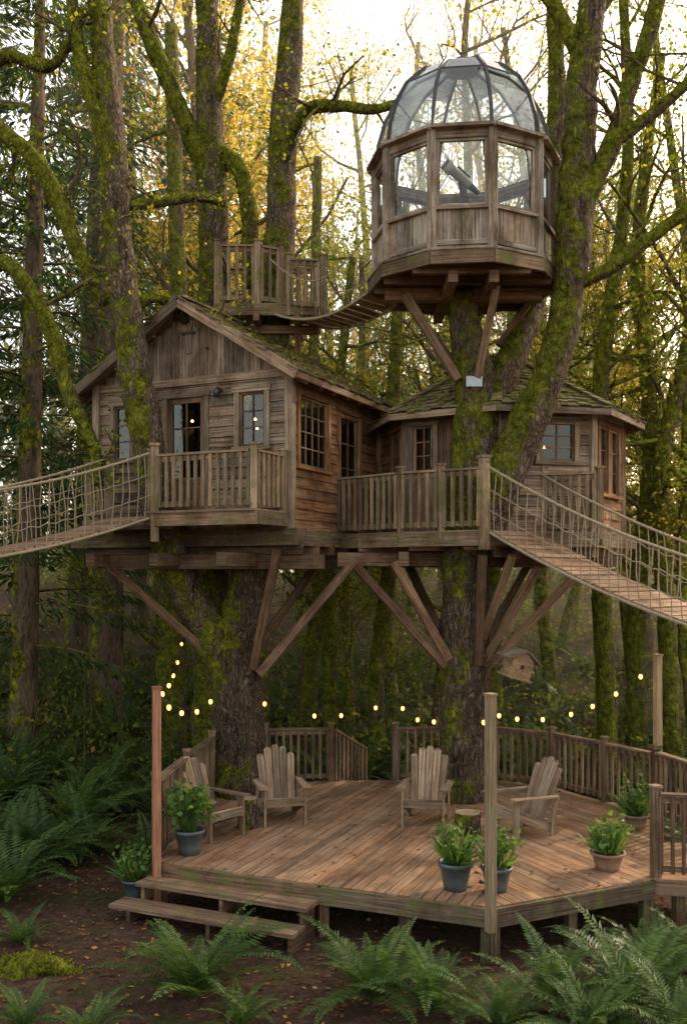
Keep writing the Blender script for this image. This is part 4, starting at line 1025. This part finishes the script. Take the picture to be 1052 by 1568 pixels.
def pot(x,y,z,r,h,mat,kind):
    e=empty('potted_plant',(x,y,z)); mb=MB([mat]); mb.lathe((0,0,0),[(0,0),(r*.68,0),(r*.78,h*.3),(r*.95,h*.85),(r*1.06,h*.86),(r*1.08,h),(r*.96,h),(r*.92,h*.88)],mat,24); mb.lathe((0,0,0),[(r*.94,h*.9),(0,h*.92)],'soil',24); mb.build('pot',e)
    mb=MB(['pot_leaf']); C=[];D=[];L=[];
    if kind=='bushy':
        for k in range(44):
            a=R.uniform(0,6.28); q=R.random()**.5*r*1.4; hh=R.uniform(.1,.55); t=V((math.cos(a)*q,math.sin(a)*q,h+hh)); mb.tube([(V((math.cos(a)*q*.3,math.sin(a)*q*.3,h*.9)),.006),(t,.003)],3,'pot_leaf',cap=False)
            for j in range(9): C.append(tuple(t+rv()*.05-UP*.03)); D.append(tuple(V((math.cos(a),math.sin(a),.1))+rv()*.7)); L.append(R.uniform(.06,.12))
        w=.8
    else:
        for k in range(90):
            a=R.uniform(0,6.28); t=V((math.cos(a)*r*.5*R.random(),math.sin(a)*r*.5*R.random(),h*.9)); d=V((math.cos(a),math.sin(a),R.uniform(.3,2.6))); 
            C.append(tuple(t)); D.append(tuple(d)); L.append(R.uniform(.18,.44))
        for k in range(14):
            a=R.uniform(0,6.28); hh=R.uniform(.15,.42); b_=V((math.cos(a)*r*R.uniform(.2,1.2),math.sin(a)*r*R.uniform(.2,1.2),h+hh)); mb.tube([(V((0,0,h*.9)),.005),(b_,.003)],3,'pot_leaf',cap=False)
            for j in range(12): C.append(tuple(b_+rv()*.06)); D.append(tuple(rv()+UP*.2)); L.append(R.uniform(.05,.10))
        w=.22
    L=np.array(L); mb.leaf(leafblock(C,D,L,np.where(L>.15,L*.12,L*.6) if kind!='bushy' else L*w),'pot_leaf',rng.random(len(L))); mb.build('foliage',e)
R.seed(81)
pot(-1.98,12.62,ZD,.19,.32,'potblue','bushy'); pot(-2.62,12.35,.12,.17,.25,'potblue','grassy'); pot(1.28,11.2,ZD,.19,.32,'potblue','grassy'); pot(1.74,11.15,ZD,.17,.28,'potblue','grassy'); pot(3.22,11.95,ZD,.2,.22,'potclay','grassy'); pot(4.15,13.9,ZD,.17,.2,'potclay','grassy')
e=empty('birdhouse',(2.66,15.25,2.62)); e.rotation_euler=(.1,.28,.35); mb=MB(['pole'])
mb.slab([(-.19,-.15),(.19,-.15),(.19,.15),(-.19,.15)],0,.28,'pole')
for s_ in (-1,1): mb.beam((0+s_*.005,0,.43),(s_*.30,0,.26),.42,.025,'trim',up=(s_*.5,0,1))
for s_ in (-1,1): mb.poly([(-.19,s_*.149,.28),(.19,s_*.149,.28),(0,s_*.149,.42)],'pole')
mb.tube([(V((0,-.14,.17)),.035),(V((0,-.158,.17)),.035)],12,'black'); mb.beam((0,-.15,.08),(0,-.21,.08),.015,.015,'pole'); mb.beam((-.22,0,-.015),(.22,0,-.015),.36,.03,'pole')
mb.beam((-.17,.1,.1),(-.55,.35,.0),.05,.05,'beam')
mb.build('box_and_roof',e)
# ------------------------------------------------------------------ thin scattering volume added behind the deck for sun glow and depth
m,nt,out=newmat('thin_glow_haze'); vs=nt.nodes.new('ShaderNodeVolumeScatter'); vs.inputs['Density'].default_value=.0075; vs.inputs['Color'].default_value=(1,.94,.80,1); vs.inputs['Anisotropy'].default_value=.55
nt.links.new(vs.outputs[0],out.inputs['Volume']); M['haze_volume']=m
mb=MB(['haze_volume']); mb.slab([(-45,18.5),(50,18.5),(50,72),(-45,72)],-2,24,'haze_volume'); mb.build('haze_volume')
# ------------------------------------------------------------------ WORLD, SUN, CAMERA
az=math.radians(50); el=math.radians(30)
w=bpy.data.worlds.new('World'); scene.world=w; w.use_nodes=True; nt=w.node_tree; nt.nodes.clear()
sky=nt.nodes.new('ShaderNodeTexSky'); sky.sky_type='NISHITA'; sky.sun_disc=False; sky.sun_elevation=el; sky.sun_rotation=az; sky.dust_density=4.0; sky.air_density=1.0; sky.ozone_density=.6; sky.altitude=0
# hazy, thinly overcast autumn sky: white haze over the clear-sky gradient
cs_=mixc(nt,1.0,sky.outputs[0],(2.1,1.9,1.55),'MULTIPLY'); cs_=mixc(nt,1.0,cs_,(5.5,5.0,4.25),'ADD')
bg=nt.nodes.new('ShaderNodeBackground'); bg.inputs[1].default_value=.15; wo=nt.nodes.new('ShaderNodeOutputWorld')
nt.links.new(cs_,bg.inputs[0]); nt.links.new(bg.outputs[0],wo.inputs[0])
sd=V((math.sin(az)*math.cos(el),math.cos(az)*math.cos(el),math.sin(el)))
sl=bpy.data.lights.new('sun','SUN'); sl.energy=5; sl.angle=math.radians(.8); sl.color=(1,.82,.55); so=bpy.data.objects.new('sun',sl); scene.collection.objects.link(so); so.rotation_euler=(-sd).to_track_quat('-Z','Y').to_euler(); so.location=(20,20,30)
cam=bpy.data.cameras.new('camera'); co=bpy.data.objects.new('camera',cam); scene.collection.objects.link(co); co.location=(0,0,4.2); co.rotation_euler=(math.radians(90),0,0)
cam.sensor_width=36; cam.lens=34.4; cam.shift_y=.0612; cam.clip_end=600; cam.clip_start=.1
scene.camera=co
scene.view_settings.view_transform='Standard'; scene.view_settings.look='None'; scene.view_settings.exposure=0
